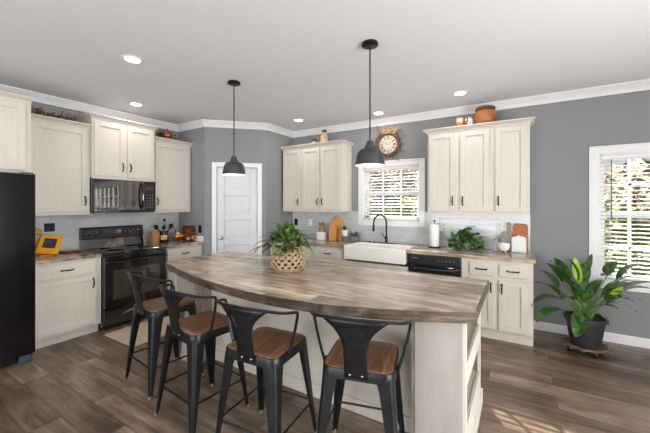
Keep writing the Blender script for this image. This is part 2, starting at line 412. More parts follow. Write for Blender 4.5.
# ------------------------------------------------------------------ cabinets
def pull(parent, x, y, z, vert=True, L=.10, label=None):
    h = L / 2; pts = []
    for i in range(9):
        t = -1 + 2 * i / 8; off = -.026 * (1 - abs(t) ** 3.0)
        pts.append((x, y + off - .001, z + t * h) if vert else (x + t * h, y + off - .001, z))
    rs = [.010, .0065, .0065, .0075, .0085, .0075, .0065, .0065, .010]
    return MB().tube(pts, rs, 6).build('handle', bronze_m, parent, smooth=True)
def shaker(parent, x0, x1, z0, z1, d, hand=None, hz=None, name='door', st=.058):
    m = MB(); y = -d
    m.box(x0 + st - .004, x1 - st + .004, y - .006, y - .001, z0 + st - .004, z1 - st + .004)
    m.box(x0, x0 + st, y - .021, y - .001, z0, z1).box(x1 - st, x1, y - .02, y - .001, z0, z1)
    m.box(x0 + st, x1 - st, y - .02, y - .001, z1 - st, z1).box(x0 + st, x1 - st, y - .02, y - .001, z0, z0 + st)
    o = m.build(name, cab_m, parent, bevel=.0022)
    if hand:
        xx = x0 + .03 if hand == 'l' else x1 - .03
        pull(o, xx, y - .02, hz)
    return o
def drawer(parent, x0, x1, z0, z1, d, L=.11):
    m = MB(); y = -d; st = .012
    m.box(x0, x1, y - .02, y - .001, z0, z1)
    o = m.build('drawer', cab_m, parent, bevel=.004)
    pull(o, (x0 + x1) / 2, y - .02, (z0 + z1) / 2, False, L); return o
ccrown = [(0, -.012), (.006, -.012), (.010, .002), (.022, .014), (.036, .024), (.046, .029), (.051, .033), (.051, .043), (0, .043)]
def cab_crown(parent, w, d, z, left, right):
    prof = [(o, z + q) for o, q in ccrown]
    # travel so that 'out' is to the right: going from +x to -x along the front faces -y ... use right-to-left order
    path = ([(0, 0)] if left else []) + [(0, -d), (w, -d)] + ([(w, 0)] if right else [])
    path = path[::1]
    m = MB(); m.sweep(path, prof)
    m.box(.0, w, -d, 0, z + .028, z + .036)
    return m.build('crown_moulding', cab_m, parent)
def upper(label, loc, rz, w, d, z0, z1, doors, left=False, right=False, group='cream wall cabinets', lip=True):
    t = thing('wall_cabinet', label, 'cabinet', loc, rz, group)
    m = MB().box(0, w, -d, -.002, z0, z1)
    if lip: m.box(-.0, w, -d - .004, -d + .01, z0 - .008, z0 + .02)
    m.build('body', cab_m, t, bevel=.0015)
    for x0, x1, hand in doors: shaker(t, x0, x1, z0 + .028, z1 - .028, d, hand, z0 + .155)
    cab_crown(t, w, d, z1, left, right)
    return t
# back wall uppers
upper('cream wall cabinet with one door, left of the sink window beside the pantry wall', (1.352, 0, 0), 0, .385, .33, 1.37, 2.40, [(.018, .362, 'r')], left=True)
upper('cream wall cabinet with two doors, just left of the sink window', (1.738, 0, 0), 0, .742, .33, 1.37, 2.40, [(.016, .352, 'r'), (.378, .722, 'l')], right=True)
upper('cream wall cabinet with two doors, right of the sink window', (3.742, 0, 0), 0, .742, .33, 1.37, 2.40, [(.022, .338, 'r'), (.395, .712, 'l')], left=True)
upper('cream wall cabinet with one door at the far right end above the counter', (4.485, 0, 0), 0, .373, .33, 1.37, 2.40, [(.034, .342, 'l')], right=True)
# left wall uppers
L90 = R(90)
upper('deep cream cabinet above the black fridge', (0, -4.33, 0), L90, .962, .61, 1.79, 2.495, [(.03, .46, 'r'), (.486, .915, 'l')], left=True)
upper('cream wall cabinet with one door between fridge and microwave', (0, -3.366, 0), L90, .620, .33, 1.37, 2.40, [(.07, .592, 'r')])
upper('raised cream wall cabinet with two doors above the microwave', (0, -2.744, 0), L90, .776, .375, 1.805, 2.53, [(.022, .370, 'r'), (.405, .754, 'l')], left=True, right=True)
upper('cream wall cabinet with one door next to the pantry corner', (0, -1.966, 0), L90, .602, .33, 1.37, 2.40, [(.02, .575, 'l')], right=True)

def base_cab(label, loc, rz, w, d, kick, doors, drawers, z1=.876, group='cream base cabinets'):
    t = thing('base_cabinet', label, 'cabinet', loc, rz, group)
    MB().box(0, w, -d, -.002, .105, z1).build('body', cab_m, t, bevel=.0015)
    MB().box(0, w, -d + kick, -.002, 0, .105).build('toe_kick', cab_m, t)
    for x0, x1, za, zb, hand in doors: shaker(t, x0, x1, za, zb, d, hand, zb - .09)
    for x0, x1, za, zb in drawers: drawer(t, x0, x1, za, zb, d)
    return t
base_cab('cream base cabinet with one drawer and door, between fridge and range', (0, -3.38, 0), L90, .634, .61, .07, [(.03, .575, .135, .685, 'r')], [(.03, .575, .71, .85)])
base_cab('cream base cabinet between range and pantry corner', (0, -1.966, 0), L90, .608, .61, .07, [(.03, .575, .135, .685, 'l')], [(.03, .575, .71, .85)])
base_cab('cream base cabinet left of the sink, behind the island', (1.316, 0, 0), 0, .80, .61, .05, [(.03, .40, .135, .685, 'r'), (.41, .77, .135, .685, 'l')], [(.03, .40, .71, .85), (.41, .77, .71, .85)])
base_cab('narrow cream base cabinet with one drawer, touching the white sink', (2.118, 0, 0), 0, .565, .61, .05, [(.04, .54, .135, .685, 'l')], [(.04, .54, .71, .85)])
base_cab('cream cabinet under the white farmhouse sink', (2.685, 0, 0), 0, .885, .61, .05, [(.03, .43, .135, .66, 'r'), (.45, .85, .135, .66, 'l')], [], z1=.70)
base_cab('cream base cabinet with two drawers and two doors at the right end', (4.192, 0, 0), 0, .690, .61, .03, [(.075, .33, .125, .665, 'r'), (.375, .64, .125, .665, 'l')], [(.085, .325, .705, .835), (.380, .635, .705, .835)])

# countertops
def top(name, mb, label, **k): return tag(mb.build(name, top_m, bevel=.003, **k), label, 'countertop')
top('countertop', MB().box(0, .64, -3.385, -2.746, .877, .914), 'short wood look countertop between fridge and range')
m = MB().box(0, .64, -1.964, -1.357, .877, .914)
top('countertop', m, 'wood look countertop in the corner right of the range')
tag(MB().box(.02, .64, -1.374, -1.356, .915, .995).build('side_splash', plastic_w, bevel=.002), 'low pale side splash against the pantry wall, corner counter', 'backsplash')
m = MB().box(1.316, 2.688, -.645, -.009, .877, .914).box(2.688, 3.556, -.20, -.009, .877, .914).box(3.556, 4.90, -.645, -.009, .877, .914)
top('countertop', m, 'long wood look countertop along the sink wall')

# ------------------------------------------------------------------ island
isl = thing('kitchen_island', 'large cream kitchen island with bowed weathered wood top', 'kitchen island', (3.15, -2.2, 0))
def I(x, y): return (x - 3.15, y + 2.2)
bow0 = [(1.80, -2.70), (1.95, -2.745), (2.241, -2.842), (2.50, -2.918), (2.75, -2.972), (3.0, -3.010), (3.2, -3.030), (3.4, -3.038), (3.6, -3.026), (3.8, -2.998), (4.0, -2.946), (4.2, -2.872), (4.4, -2.785), (4.567, -2.702)]
bow = []
for i in range(len(bow0) - 1):
    g = [Vector(bow0[min(max(i + k, 0), len(bow0) - 1)]) for k in (-1, 0, 1, 2)]
    for q in range(4):
        u = q / 4; bow.append(tuple(.5 * (2 * g[1] + (g[2] - g[0]) * u + (2 * g[0] - 5 * g[1] + 4 * g[2] - g[3]) * u * u + (3 * g[1] - g[0] - 3 * g[2] + g[3]) * u ** 3)))
bow.append(bow0[-1])
poly = [I(4.567, -1.865), I(1.74, -1.865)] + [I(*p) for p in bow]
poly2 = [I(4.558, -1.874), I(1.75, -1.874)] + [I(x + (.008 if i == 0 else -.008 if i == len(bow) - 1 else 0), y + .009) for i, (x, y) in enumerate(bow)]
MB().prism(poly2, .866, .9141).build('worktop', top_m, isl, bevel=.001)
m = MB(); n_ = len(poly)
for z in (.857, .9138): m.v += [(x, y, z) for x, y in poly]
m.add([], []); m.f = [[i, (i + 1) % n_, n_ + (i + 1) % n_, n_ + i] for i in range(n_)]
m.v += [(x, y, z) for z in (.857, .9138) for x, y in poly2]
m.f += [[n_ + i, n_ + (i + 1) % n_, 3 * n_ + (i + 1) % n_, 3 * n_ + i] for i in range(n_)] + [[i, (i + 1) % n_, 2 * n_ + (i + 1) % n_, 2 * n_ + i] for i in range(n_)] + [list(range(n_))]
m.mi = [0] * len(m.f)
m.build('edge_band_shaded', edge_m, isl, smooth=30)
MB().box(*[a - 3.15 for a in (1.92, 4.20)], -2.485 + 2.2, -1.905 + 2.2, .0, .857).build('body', cab_m, isl)
# base moulding on the stool side
MB().box(2.22 - 3.15, 4.232 - 3.15, -2.497 + 2.2, -2.485 + 2.2, 0, .10).build('base_trim', cab_m, isl, bevel=.003)
for sx, nm in ((1, 'r'), (-1, 'l')):
    xa, xb = (4.232, 4.495) if sx > 0 else (1.92, 2.19)
    # end block with open shelves facing outward
    m = MB(); ya, yb = -2.66 + 2.2, -1.905 + 2.2; A, B = xa - 3.15, xb - 3.15; th = .018
    m.box(A, B, ya, ya + th, 0, .857).box(A, B, yb - th, yb, 0, .857)
    if sx > 0: m.box(A, A + th, ya + th, yb - th, 0, .857)
    else: m.box(B - th, B, ya + th, yb - th, 0, .857)
    m.build('end_panel', end_m, isl, bevel=.001)
    m = MB()
    fx = (B - .001, B + .018) if sx > 0 else (A - .018, A + .001)
    m.box(fx[0], fx[1], ya, ya + .04, 0, .857).box(fx[0], fx[1], yb - .04, yb, 0, .857)
    for za, zb in ((.825, .857), (.47, .60), (.10, .25)): m.box(fx[0], fx[1], ya + .04, yb - .04, za, zb)
    m.box(fx[0] if sx > 0 else fx[0] - .014, fx[1] + (.014 if sx > 0 else 0), ya, yb + .004, 0, .11)
    m.build('face_frame', cab_m, isl, bevel=.0015)
    for z in (.24, .585): MB().box(A + th, B - .001, ya + th, yb - th, z - .018, z).build('shelf', cab_m, isl)
MB().box(4.212 - 3.15, 4.2315 - 3.15, -2.655 + 2.2, -2.486 + 2.2, 0, .857).build('trim_strip', post_m, isl)
MB().box(2.191 - 3.15, 2.211 - 3.15, -2.655 + 2.2, -2.486 + 2.2, 0, .857).build('trim_strip', post_m, isl)

# ------------------------------------------------------------------ stools
def make_stool():
    t = thing('counter_stool', 'black metal counter stool with wooden seat, leftmost, nearest the range', 'stool', (0, 0, 0), 0, 'black metal stools with wooden seats at the island')
    zs = .645
    # seat
    m = MB(); rings = []
    for z, ins in ((zs - .014, .004), (zs - .002, .004), (zs, .007)): rings.append([Vector((x, y, z)) for x, y in rrect(.372 - 2 * ins, .372 - 2 * ins, .055)])
    rings.append([Vector((x, y, zs - .002)) for x, y in rrect(.26, .26, .04)]); rings.append([Vector((x, y, zs - .005)) for x, y in rrect(.12, .12, .02)])
    m.loft(rings).build('seat', seatwood, t, smooth=50)
    m = MB(); r1 = rrect(.376, .376, .058); m.loft([[Vector((x, y, z)) for x, y in rrect(.376 + q, .376 + q, .058)] for z, q in ((zs - .007, .0), (zs - .014, .006), (zs - .058, .010))])
    m.build('seat_frame', stool_m, t, smooth=True)
    for k, (sx, sy) in enumerate(((1, 1), (-1, 1), (-1, -1), (1, -1))):
        m = MB(); rings = []; N = 9
        for i in range(N + 1):
            u = i / N; z = (zs - .035) * (1 - u) + .02 * u
            c = .150 + (.222 - .150) * u; w = (.088 if u < .001 else .082) * (1 - u) ** 1.0 + .026 * u; r = .03 * (1 - u) + .012 * u
            # corner angle section: outer rounded corner at (c+r..), wings of length w
            out = c + .036 * (1 - u) + .008 * u; th = .014 * (1 - u) + .009 * u
            pts = [(out - w, out)] + [(out - r + r * math.sin(R(a)), out - r + r * math.cos(R(a))) for a in (0, 22, 45, 68, 90)] + [(out, out - w), (out - th, out - w)]
            ri = max(r - th * .5, .004); q = out - th
            pts += [(q - ri * .3, q - ri * .3), (out - w, out - th)]
            rings.append([Vector((sx * x, sy * y, z)) for x, y in pts])
        leg = m.loft(rings).build('leg', stool_m, t, smooth=40)
        c = .222 + .003
        MB().lathe([(.013, 0), (.016, .004), (.015, .022), (.010, .026)], 12, c=(sx * c, sy * c, 0)).build('foot_pad', rubber_m, leg, smooth=True)
        ex = .150 + .072 * .68 + .012
    e = .206
    for a, b in (((-e, -e), (e, -e)), ((e, -e), (e, e)), ((e, e), (-e, e)), ((-e, e), (-e, -e))):
        MB().tube([(a[0], a[1], .215), (b[0], b[1], .215)], .0065, 6).build('stretcher', stool_m, t)
    # curved gusset braces below the seat
    m = MB()
    for s in (1, -1):
        m.tube([(s * .155, -.165, .52), (s * .13, -.165, .565), (s * .08, -.165, .592), (s * .03, -.165, .60)], .006, 6)
        m.tube([(s * .165, -.155, .52), (s * .165, -.13, .565), (s * .165, -.08, .592), (s * .165, .0, .60), (s * .165, .08, .592), (s * .165, .13, .565), (s * .165, .155, .52)], .006, 6)
    m.build('brace', stool_m, t)
    # back splat
    m = MB(); rings = []; N = 14
    zt = .918
    for i in range(N + 1):
        u = i / N; z = .602 + (zt - .602) * u
        hw = .060 + .125 * max(0, (u - .40) / .60) ** 2.8
        yb = -.193 - .062 * u; curve = .9 * u
        row = []
        for j in range(9):
            v = -1 + j / 4; x = hw * v; row.append(Vector((x, yb + curve * x * x * 1.1, z)))
        rings.append(row)
    vs = [p for r in rings for p in r]; fs = [[i * 9 + j, i * 9 + j + 1, (i + 1) * 9 + j + 1, (i + 1) * 9 + j] for i in range(N) for j in range(8)]
    m.add(vs, fs); sp = m.build('back_splat', stool_m, t, smooth='all', solid=.004)
    # pressed trapezoid outline on the splat
    def on(x, z): u = (z - .602) / (zt - .602); return (x, -.193 - .062 * u + .9 * u * x * x * 1.1 - .0035, z)
    MB().tube([on(-.040, .80), on(-.068, .865), on(-.060, .878), on(0, .884), on(.060, .878), on(.068, .865), on(.040, .80)], .003, 5).build('pressed_rib', stool_m, sp, smooth=True)
    for q_ in (-.032, .032): MB().ball((q_, -.198, .618), .007, (1, .5, 1), 10).build('bolt', steel, sp)
    # top rail and arms in one bent tube
    pts = []
    half = [(0, -.256, .922), (.06, -.252, .922), (.12, -.241, .919), (.18, -.222, .914), (.225, -.195, .906), (.252, -.155, .898), (.264, -.110, .890), (.267, -.085, .883), (.265, -.076, .868), (.250, -.076, .79), (.224, -.078, .69), (.203, -.080, .625), (.197, -.080, .60)]
    full = [(-x, y, z) for x, y, z in half[::-1]] + half[1:]
    MB().tube(full, .0085, 8).build('top_rail', stool_m, t, smooth=True)
    for s in (1, -1): MB().box(s * .197 - .006, s * .197 + .006, -.10, -.045, .603, .628).build('arm_bracket', stool_m, t)
    return t
st1 = make_stool(); st1.location = (2.165, -2.93, 0); st1.rotation_euler = (0, 0, R(-6))
gs = 'black metal stools with wooden seats at the island'
dup(st1, (2.82, -3.05, 0), R(-5), 'black metal counter stool with wooden seat, second from the range', gs)
dup(st1, (3.43, -3.05, 0), R(5), 'black metal counter stool with wooden seat, third from the range', gs)
dup(st1, (4.005, -2.90, 0), R(15), 'black metal counter stool seen from behind, nearest the island end panel', gs)

# ------------------------------------------------------------------ fridge
fr = thing('refrigerator', 'glossy black side by side refrigerator at the left edge', 'refrigerator', (0, -4.31, 0), L90)
MB().box(0, .915, -.74, -.03, .03, 1.76).build('body', fridge_m, fr, bevel=.004)
dr = MB().box(.0, .395, -.83, -.748, .075, 1.774).build('door', fridge_m, fr, bevel=.012)
MB().tube([(.36, -.835, .55), (.36, -.885, .60), (.36, -.885, 1.45), (.36, -.835, 1.50)], .013, 8).build('handle', applblack, dr, smooth=True)
dr = MB().box(.405, .915, -.83, -.748, .075, 1.774).build('door', fridge_m, fr, bevel=.012)
MB().tube([(.44, -.835, .55), (.44, -.885, .60), (.44, -.885, 1.45), (.44, -.835, 1.50)], .013, 8).build('handle', applblack, dr, smooth=True)
MB().box(.02, .78, -.785, -.76, .015, .07).build('kick_grille', applblack, fr)
MB().box(.80, .895, -.815, -.745, .0, .07).build('leveling_foot', bluegrey_m, fr, bevel=.01)
MB().box(.82, .90, -.82, -.70, 1.762, 1.785).build('hinge_cover', applblack, fr, bevel=.004)

# ------------------------------------------------------------------ range
rg = thing('range', 'freestanding black electric range with glass cooktop', 'range', (0, -2.738, 0), L90)
rw = .764
MB().box(0, rw, -.635, -.02, .04, .895).build('body', applblack, rg, bevel=.003)
ck = MB().box(-.001, rw + .001, -.675, -.02, .895, .917).build('cooktop', blackglass, rg, bevel=.0015)
bp_m = noisy('burner_print', srgb(60, 60, 62), srgb(70, 70, 72))
for cx_, cy_, rr in ((.2, -.48, .10), (.56, -.48, .08), (.2, -.21, .075), (.56, -.21, .10)): MB().lathe([(rr - .004, .9172), (rr - .004, .9178), (rr, .9178), (rr, .9172)], 32, c=(cx_, cy_, 0)).build('burner_ring', bp_m, ck)
# lower backguard slope and console
m = MB().prism([(-.02, .917), (-.10, .917), (-.085, 1.03), (-.02, 1.03)], 0, 1)
m = MB(); m.loft([[Vector((x, y, z)) for y, z in ((-.02, .917), (-.115, .917), (-.088, 1.035), (-.02, 1.035))] for x in (.004, rw - .004)]); m.build('backguard', blackglass, rg, bevel=.003)
m = MB(); m.loft([[Vector((x, y, z)) for y, z in ((-.02, 1.035), (-.105, 1.04), (-.082, 1.172), (-.06, 1.186), (-.02, 1.186))] for x in (0, rw)])
cs = m.build('control_panel', noisy('dark_console', srgb(20, 19, 18), srgb(26, 24, 22), 5, .22), rg, bevel=.003)
for xx in (.075, .15, .545, .61, .675):
    Mx = Matrix.Translation((xx, -.094, 1.11)) @ Matrix.Rotation(R(80), 4, 'X')
    kb = MB().lathe([(.025, 0), (.024, .004), (.019, .006), (.018, .026), (.015, .03)], 20, M=Mx).build('knob', applblack, cs, smooth=True)
    MB().box(-.002, .002, .004, .017, .0301, .0312, Mx).build('knob_mark', plastic_w, kb)
MB().box(.25, .46, -.0955, -.0935, 1.085, 1.145).build('clock_display', blackglass, cs)
MB().box(.30, .40, -.0965, -.0955, 1.06, 1.066).build('brand_mark', steel, cs)
od = MB().box(.004, rw - .004, -.668, -.637, .265, .875).build('oven_door', applblack, rg, bevel=.006)
MB().box(.10, rw - .10, -.671, -.667, .36, .70).build('oven_window', ovenglass, od, bevel=.002)
MB().tube([(.03, -.672, .80), (.035, -.715, .803), (.10, -.722, .805), (rw - .10, -.722, .805), (rw - .035, -.715, .803), (rw - .03, -.672, .80)], .013, 8).build('handle', applblack, od, smooth=True)
od2 = MB().box(.004, rw - .004, -.664, -.637, .065, .255).build('drawer', applblack, rg, bevel=.006)
pts = [(.20 + .36 * i / 10, -.667, .165 + .028 * math.sin(math.pi * i / 10)) for i in range(11)]
MB().tube(pts, [.002] + [.011] * 9 + [.002], 8).build('handle', steel, od2, smooth=True)
for xx in (.04, rw - .04):
    for yy in (-.60, -.06): MB().lathe([(.02, 0), (.02, .01), (.01, .012), (.01, .04)], 10, c=(xx, yy, 0)).build('foot', applblack, rg)

# ------------------------------------------------------------------ microwave
mw = thing('microwave', 'black over the range microwave mounted under the raised cabinet', 'microwave', (0, -2.740, 1.375), L90)
MB().box(0, .77, -.385, -.01, 0, .42).build('body', applblack, mw, bevel=.003)
md = MB().box(.006, .60, -.408, -.386, .025, .415).build('door', blackglass, mw, bevel=.004)
MB().box(.05, .505, -.4105, -.407, .085, .36).build('door_window', blackglass, md)
MB().box(.28, .34, -.4112, -.4104, .045, .053).build('brand_mark', steel, md)
MB().tube([(.565, -.412, .05), (.565, -.440, .09), (.565, -.452, .15), (.565, -.456, .22), (.565, -.452, .29), (.565, -.440, .35), (.565, -.412, .39)], .014, 8).build('handle', applblack, md, smooth=True)
cp = MB().box(.604, .766, -.406, -.386, .025, .415).build('control_panel', noisy('keypad_black', srgb(26, 26, 28), srgb(32, 32, 34), 5, .2), mw, bevel=.003)
m = MB()
for i in range(3):
    for j in range(5): m.box(.635 + i * .036, .658 + i * .036, -.4075, -.4055, .06 + j * .04, .082 + j * .04)
m.build('keypad', noisy('keypad_keys', srgb(74, 74, 76), srgb(84, 84, 86)), cp)
MB().box(.635, .738, -.4075, -.4055, .30, .35).build('display', blackglass, cp)
MB().box(.01, .76, -.40, -.386, .0, .022).build('vent_grille', applblack, mw)

# ------------------------------------------------------------------ dishwasher
dwx = thing('dishwasher', 'black dishwasher under the counter right of the sink', 'dishwasher', (3.592, 0, 0))
MB().box(0, .598, -.60, -.05, .0, .874).build('body', applblack, dwx)
dd = MB().box(.003, .595, -.638, -.601, .12, .745).build('door', applblack, dwx, bevel=.006)
MB().tube([(.03, -.642, .725), (.10, -.668, .715), (.30, -.68, .708), (.50, -.668, .715), (.568, -.642, .725)], [.012, .02, .022, .02, .012], 8).build('handle', applblack, dd, smooth=True)
cp = MB().box(.003, .595, -.642, -.601, .752, .868).build('control_panel', noisy('dishwasher_panel', srgb(30, 31, 34), srgb(38, 39, 42), 5, .3), dwx, bevel=.006)
MB().box(.04, .11, -.6435, -.6415, .825, .835).build('brand_mark', steel, cp)
m = MB()
for i in range(5): m.box(.34 + i * .045, .352 + i * .045, -.6435, -.6415, .812, .820)
m.build('button', steel, cp)
MB().box(.01, .588, -.56, -.54, .0, .115).build('toe_panel', applblack, dwx)

# ------------------------------------------------------------------ sink and faucet
sk = thing('farmhouse_sink', 'white apron front farmhouse sink below the window', 'sink', (2.694, 0, 0))
sw_ = .858
m = MB(); m.box(0, sw_, -.672, -.625, .735, .922).box(0, .035, -.625, -.215, .74, .922).box(sw_ - .035, sw_, -.625, -.215, .74, .922).box(.035, sw_ - .035, -.26, -.215, .74, .922).box(.035, sw_ - .035, -.625, -.26, .705 + .035, .755)
m.build('basin', porcelain, sk, bevel=.008)
MB().lathe([(.04, 0), (.045, .003), (.03, .005)], 20, c=(sw_ / 2, -.44, .755)).build('drain', steel, sk)
fc = thing('faucet', 'matte black gooseneck faucet behind the white sink', 'faucet', (3.10, -.115, .914))
MB().lathe([(.028, 0), (.028, .006), (.020, .012), (.019, .10), (.015, .11)], 20).build('base', blackm, fc, smooth=True)
pts = [(0, 0, .10), (0, 0, .30)] + [(0, -.10 + .10 * math.cos(R(a)), .30 + .115 * math.sin(R(a))) for a in range(15, 181, 15)] + [(0, -.203, .27)]
MB().tube(pts, .0125, 10).build('neck', blackm, fc, smooth=True, rz=R(-42))
MB().tube([(0, -.203, .275), (0, -.206, .18)], [.015, .017], 12).build('spray_head', blackm, fc, smooth=True, rz=R(-42))
MB().tube([(0, 0, .075), (-.03, -.005, .085)], .012, 8).tube([(-.03, -.005, .085), (-.06, -.012, .15)], [.006, .008], 8).build('lever', blackm, fc, smooth=True)
MB().box(-.13, .13, -.03, .03, 0, .006).build('deck_plate', blackm, fc, bevel=.004)

# ------------------------------------------------------------------ pendants and downlights
warm = emit('warm_bulb', (1, .82, .6, 1), 2)
def pendant(loc, label, rz=0):
    t = thing('pendant_lamp', label, 'pendant lamp', loc, rz, 'charcoal pendant lamps over the island')
    MB().lathe([(.062, 0), (.064, -.006), (.064, -.022), (.058, -.026), (.01, -.028)][::-1], 32).build('canopy', blackm, t, smooth=True)
    MB().tube([(0, 0, -.02), (0, 0, -.775)], .0055, 8).build('rod', blackm, t, smooth=True)
    MB().lathe([(.012, -.772), (.024, -.774), (.026, -.786), (.030, -.790), (.031, -.806), (.038, -.810), (.042, -.826), (.042, -.838)][::-1], 24).build('socket_cap', shade_m, t, smooth=True)
    prof = [(.036, -.833), (.066, -.838), (.086, -.850), (.099, -.870), (.107, -.898), (.112, -.930), (.117, -.965)]
    seg = 40; vs = []; fs = []
    for r, z in prof:
        for k in range(seg): a = 2 * math.pi * k / seg; vs.append((r * math.cos(a), r * math.sin(a), z))
    for i in range(len(prof) - 1):
        for k in range(seg): fs.append([i * seg + k, i * seg + (k + 1) % seg, (i + 1) * seg + (k + 1) % seg, (i + 1) * seg + k])
    MB().add(vs, fs).build('lamp_shade', shade_m, t, smooth='all')
    vs = [(x * .975, y * .975, z - .002) for x, y, z in vs]
    MB().add(vs, fs).build('shade_lining', shadein_m, t, smooth='all')
    MB().ball((0, 0, -.90), .03, (1, 1, 1.15)).build('bulb', warm, t, smooth='all')
    d = bpy.data.lights.new('pendant_light', 'POINT'); d.energy = 1.3; d.color = (1, .86, .7); d.shadow_soft_size = .03
    o = bpy.data.objects.new('pendant_light', d); COL.objects.link(o); o.parent = t; o.location = (0, 0, -.945)
    return t
p1 = pendant((2.22, -2.208, H), 'charcoal dome pendant lamp on a rod, hanging in front of the pantry door')
dup(p1, (3.753, -2.215, H), 0, 'charcoal dome pendant lamp hanging in front of the clock and sink window', 'charcoal pendant lamps over the island')
led = emit('led_disc', (1, .97, .92, 1), 9)
first = None
for (x, y), lab in zip([(1.865, -3.045), (.596, -2.343), (1.901, -.638), (3.077, -.207 - .15), (4.177, -.624)],
        ['round recessed ceiling light nearest the camera, above the left stools', 'round recessed ceiling light above the range', 'round recessed ceiling light in front of the left sink wall cabinets',
         'round recessed ceiling light above the clock', 'round recessed ceiling light in front of the right wall cabinets']):
    if first is None:
        t = thing('recessed_light', lab, 'ceiling light', (x, y, H), 0, 'recessed ceiling lights')
        MB().lathe([(.060, -.001), (.062, -.008), (.082, -.006), (.086, -.001)], 40).build('trim_ring', trim_m, t, smooth=True)
        MB().lathe([(.001, -.0035), (.058, -.009), (.060, -.002)], 32).build('lens', led, t)
        d = bpy.data.lights.new('downlight', 'AREA'); d.shape = 'DISK'; d.size = .11; d.energy = 2.6; d.color = (1, .95, .88)
        o = bpy.data.objects.new('downlight', d); COL.objects.link(o); o.parent = t; o.location = (0, 0, -.014)
        first = t
    else: dup(first, (x, y, H), 0, lab)

# ------------------------------------------------------------------ clock above the window
ck = thing('wall_clock', 'round clock with roman numerals in a brown twig wreath above the sink window', 'clock', (3.095, -.012, 2.367))
RX = Matrix.Rotation(R(90), 4, 'X')
MB().lathe([(.001, .0), (.132, 0), (.134, .02), (.001, .021)], 48, M=RX).build('clock_face', noisy('clock_face_paper', srgb(190, 180, 166), srgb(204, 195, 182), 10, .6), ck)
m = MB()
def stroke(m, p, q, w, M): 
    p = Vector(p); q = Vector(q); d = (q - p).normalized(); n = Vector((-d.y, d.x)) * w / 2
    m.prism([tuple(p - n), tuple(q - n), tuple(q + n), tuple(p + n)], 0, .0012, M)
for h, s_ in enumerate(['XII', 'I', 'II', 'III', 'IV', 'V', 'VI', 'VII', 'VIII', 'IX', 'X', 'XI']):
    ang = -h * 30; M = RX @ Matrix.Rotation(R(ang), 4, 'Z') @ Matrix.Translation((0, .101, .0212)) 
    ws = {'I': .010, 'V': .019, 'X': .019}; tot = sum(ws[c] for c in s_); x = -tot / 2; hh = .021
    for c in s_:
        w = ws[c]
        if c == 'I': stroke(m, (x + w / 2, -hh), (x + w / 2, hh), .0058, M)
        elif c == 'V': stroke(m, (x + .002, hh), (x + w / 2, -hh), .004, M); stroke(m, (x + w - .002, hh), (x + w / 2, -hh), .003, M)
        else: stroke(m, (x + .002, hh), (x + w - .002, -hh), .004, M); stroke(m, (x + w - .002, hh), (x + .002, -hh), .003, M)
        x += w
m.build('numerals', blackm, ck)
m = MB(); Mh = RX @ Matrix.Translation((0, 0, .0225))
stroke(m, (0, 0), (-.045, .022), .006, Mh); m.build('hour_hand', blackm, ck)
m = MB(); stroke(m, (0, 0), (.070, .045), .004, Mh); m.build('minute_hand', blackm, ck)
m = MB()
for k in range(46):
    pts = []; a0 = random.uniform(0, 360); ln = random.uniform(50, 160); r0 = random.uniform(.145, .198); r1 = random.uniform(.145, .205); zz = random.uniform(.008, .04)
    for i in range(9):
        a = R(a0 + ln * i / 8); r = r0 + (r1 - r0) * i / 8 + .006 * math.sin(i * 2.1 + k); pts.append((r * math.cos(a), -zz - .008 * math.sin(i), r * math.sin(a)))
    m.tube(pts, random.uniform(.003, .006), 5)
for i in range(1): m.tube([((.168) * math.cos(R(a)), -.018, .168 * math.sin(R(a))) for a in range(0, 360, 12)], .024, 8, closed=True)
m.build('twig_wreath', twig_m, ck)
m = MB()
for k in range(16):
    a = R(random.uniform(25, 130)); m.tube([(.13 * math.cos(a), -.04, .15 + .02 * random.random()), (.16 * math.cos(a) + .03, -.05, .19 + .05 * random.random()), (.24 * math.cos(a) + .06 * random.random(), -.04, .20 + .10 * random.random())], [.006, .005, .002], 5)
m.build('straw_bow', straw_m, ck)
m = MB()
for k in range(44):
    sgn = random.choice((-1, 1)); a0 = random.uniform(-60, 60) if sgn > 0 else random.uniform(120, 210); a = R(a0)
    p = Vector((.17 * math.cos(a), -.02, .17 * math.sin(a))); q = p + Vector((math.cos(a), 0, math.sin(a) + random.uniform(-.4, .4))) * random.uniform(.06, .17)
    mid = (p + q) / 2 + Vector((0, -.02, random.uniform(-.02, .02))); m.tube([p, mid, q], [.004, .003, .0015], 4)
m.build('dry_sprigs', noisy('pale_dry_sprigs', srgb(96, 84, 76), srgb(140, 128, 118), 20, .8), ck)

# ------------------------------------------------------------------ plants
def leafmat(name, a, b, c, rough=.4):
    M = Mat(name, a, rough); f = M.noise(M.coords(), 22, 3); M.base(M.ramp(f, [(.35, a), (.5, b), (.66, c)])); 
    if name.startswith('yard'):
        tr = M.n('BsdfTranslucent'); ms = M.n('MixShader'); ms.inputs[0].default_value = .5; out = [n for n in M.nt.nodes if n.type == 'OUTPUT_MATERIAL'][0]
        M.l(M.b.inputs['Base Color'].links[0].from_socket, tr.inputs[0]); M.l(M.b.outputs[0], ms.inputs[1]); M.l(tr.outputs[0], ms.inputs[2]); M.l(ms.outputs[0], out.inputs[0])
    return M.m
big_leaf = leafmat('big_plant_leaf', srgb(44, 76, 36), srgb(62, 100, 46), srgb(86, 124, 60), .17)
lime_leaf = leafmat('new_lime_leaf', srgb(130, 168, 40), srgb(150, 190, 54), srgb(176, 208, 84), .3)
ivy_leaf = leafmat('ivy_leaf', srgb(46, 72, 34), srgb(78, 112, 52), srgb(120, 152, 80), .35)
fern_leaf = leafmat('basket_plant_leaf', srgb(44, 66, 30), srgb(76, 104, 48), srgb(128, 148, 84), .35)
stem_m = noisy('green_stem', srgb(84, 112, 50), srgb(110, 136, 66), 20, .5)
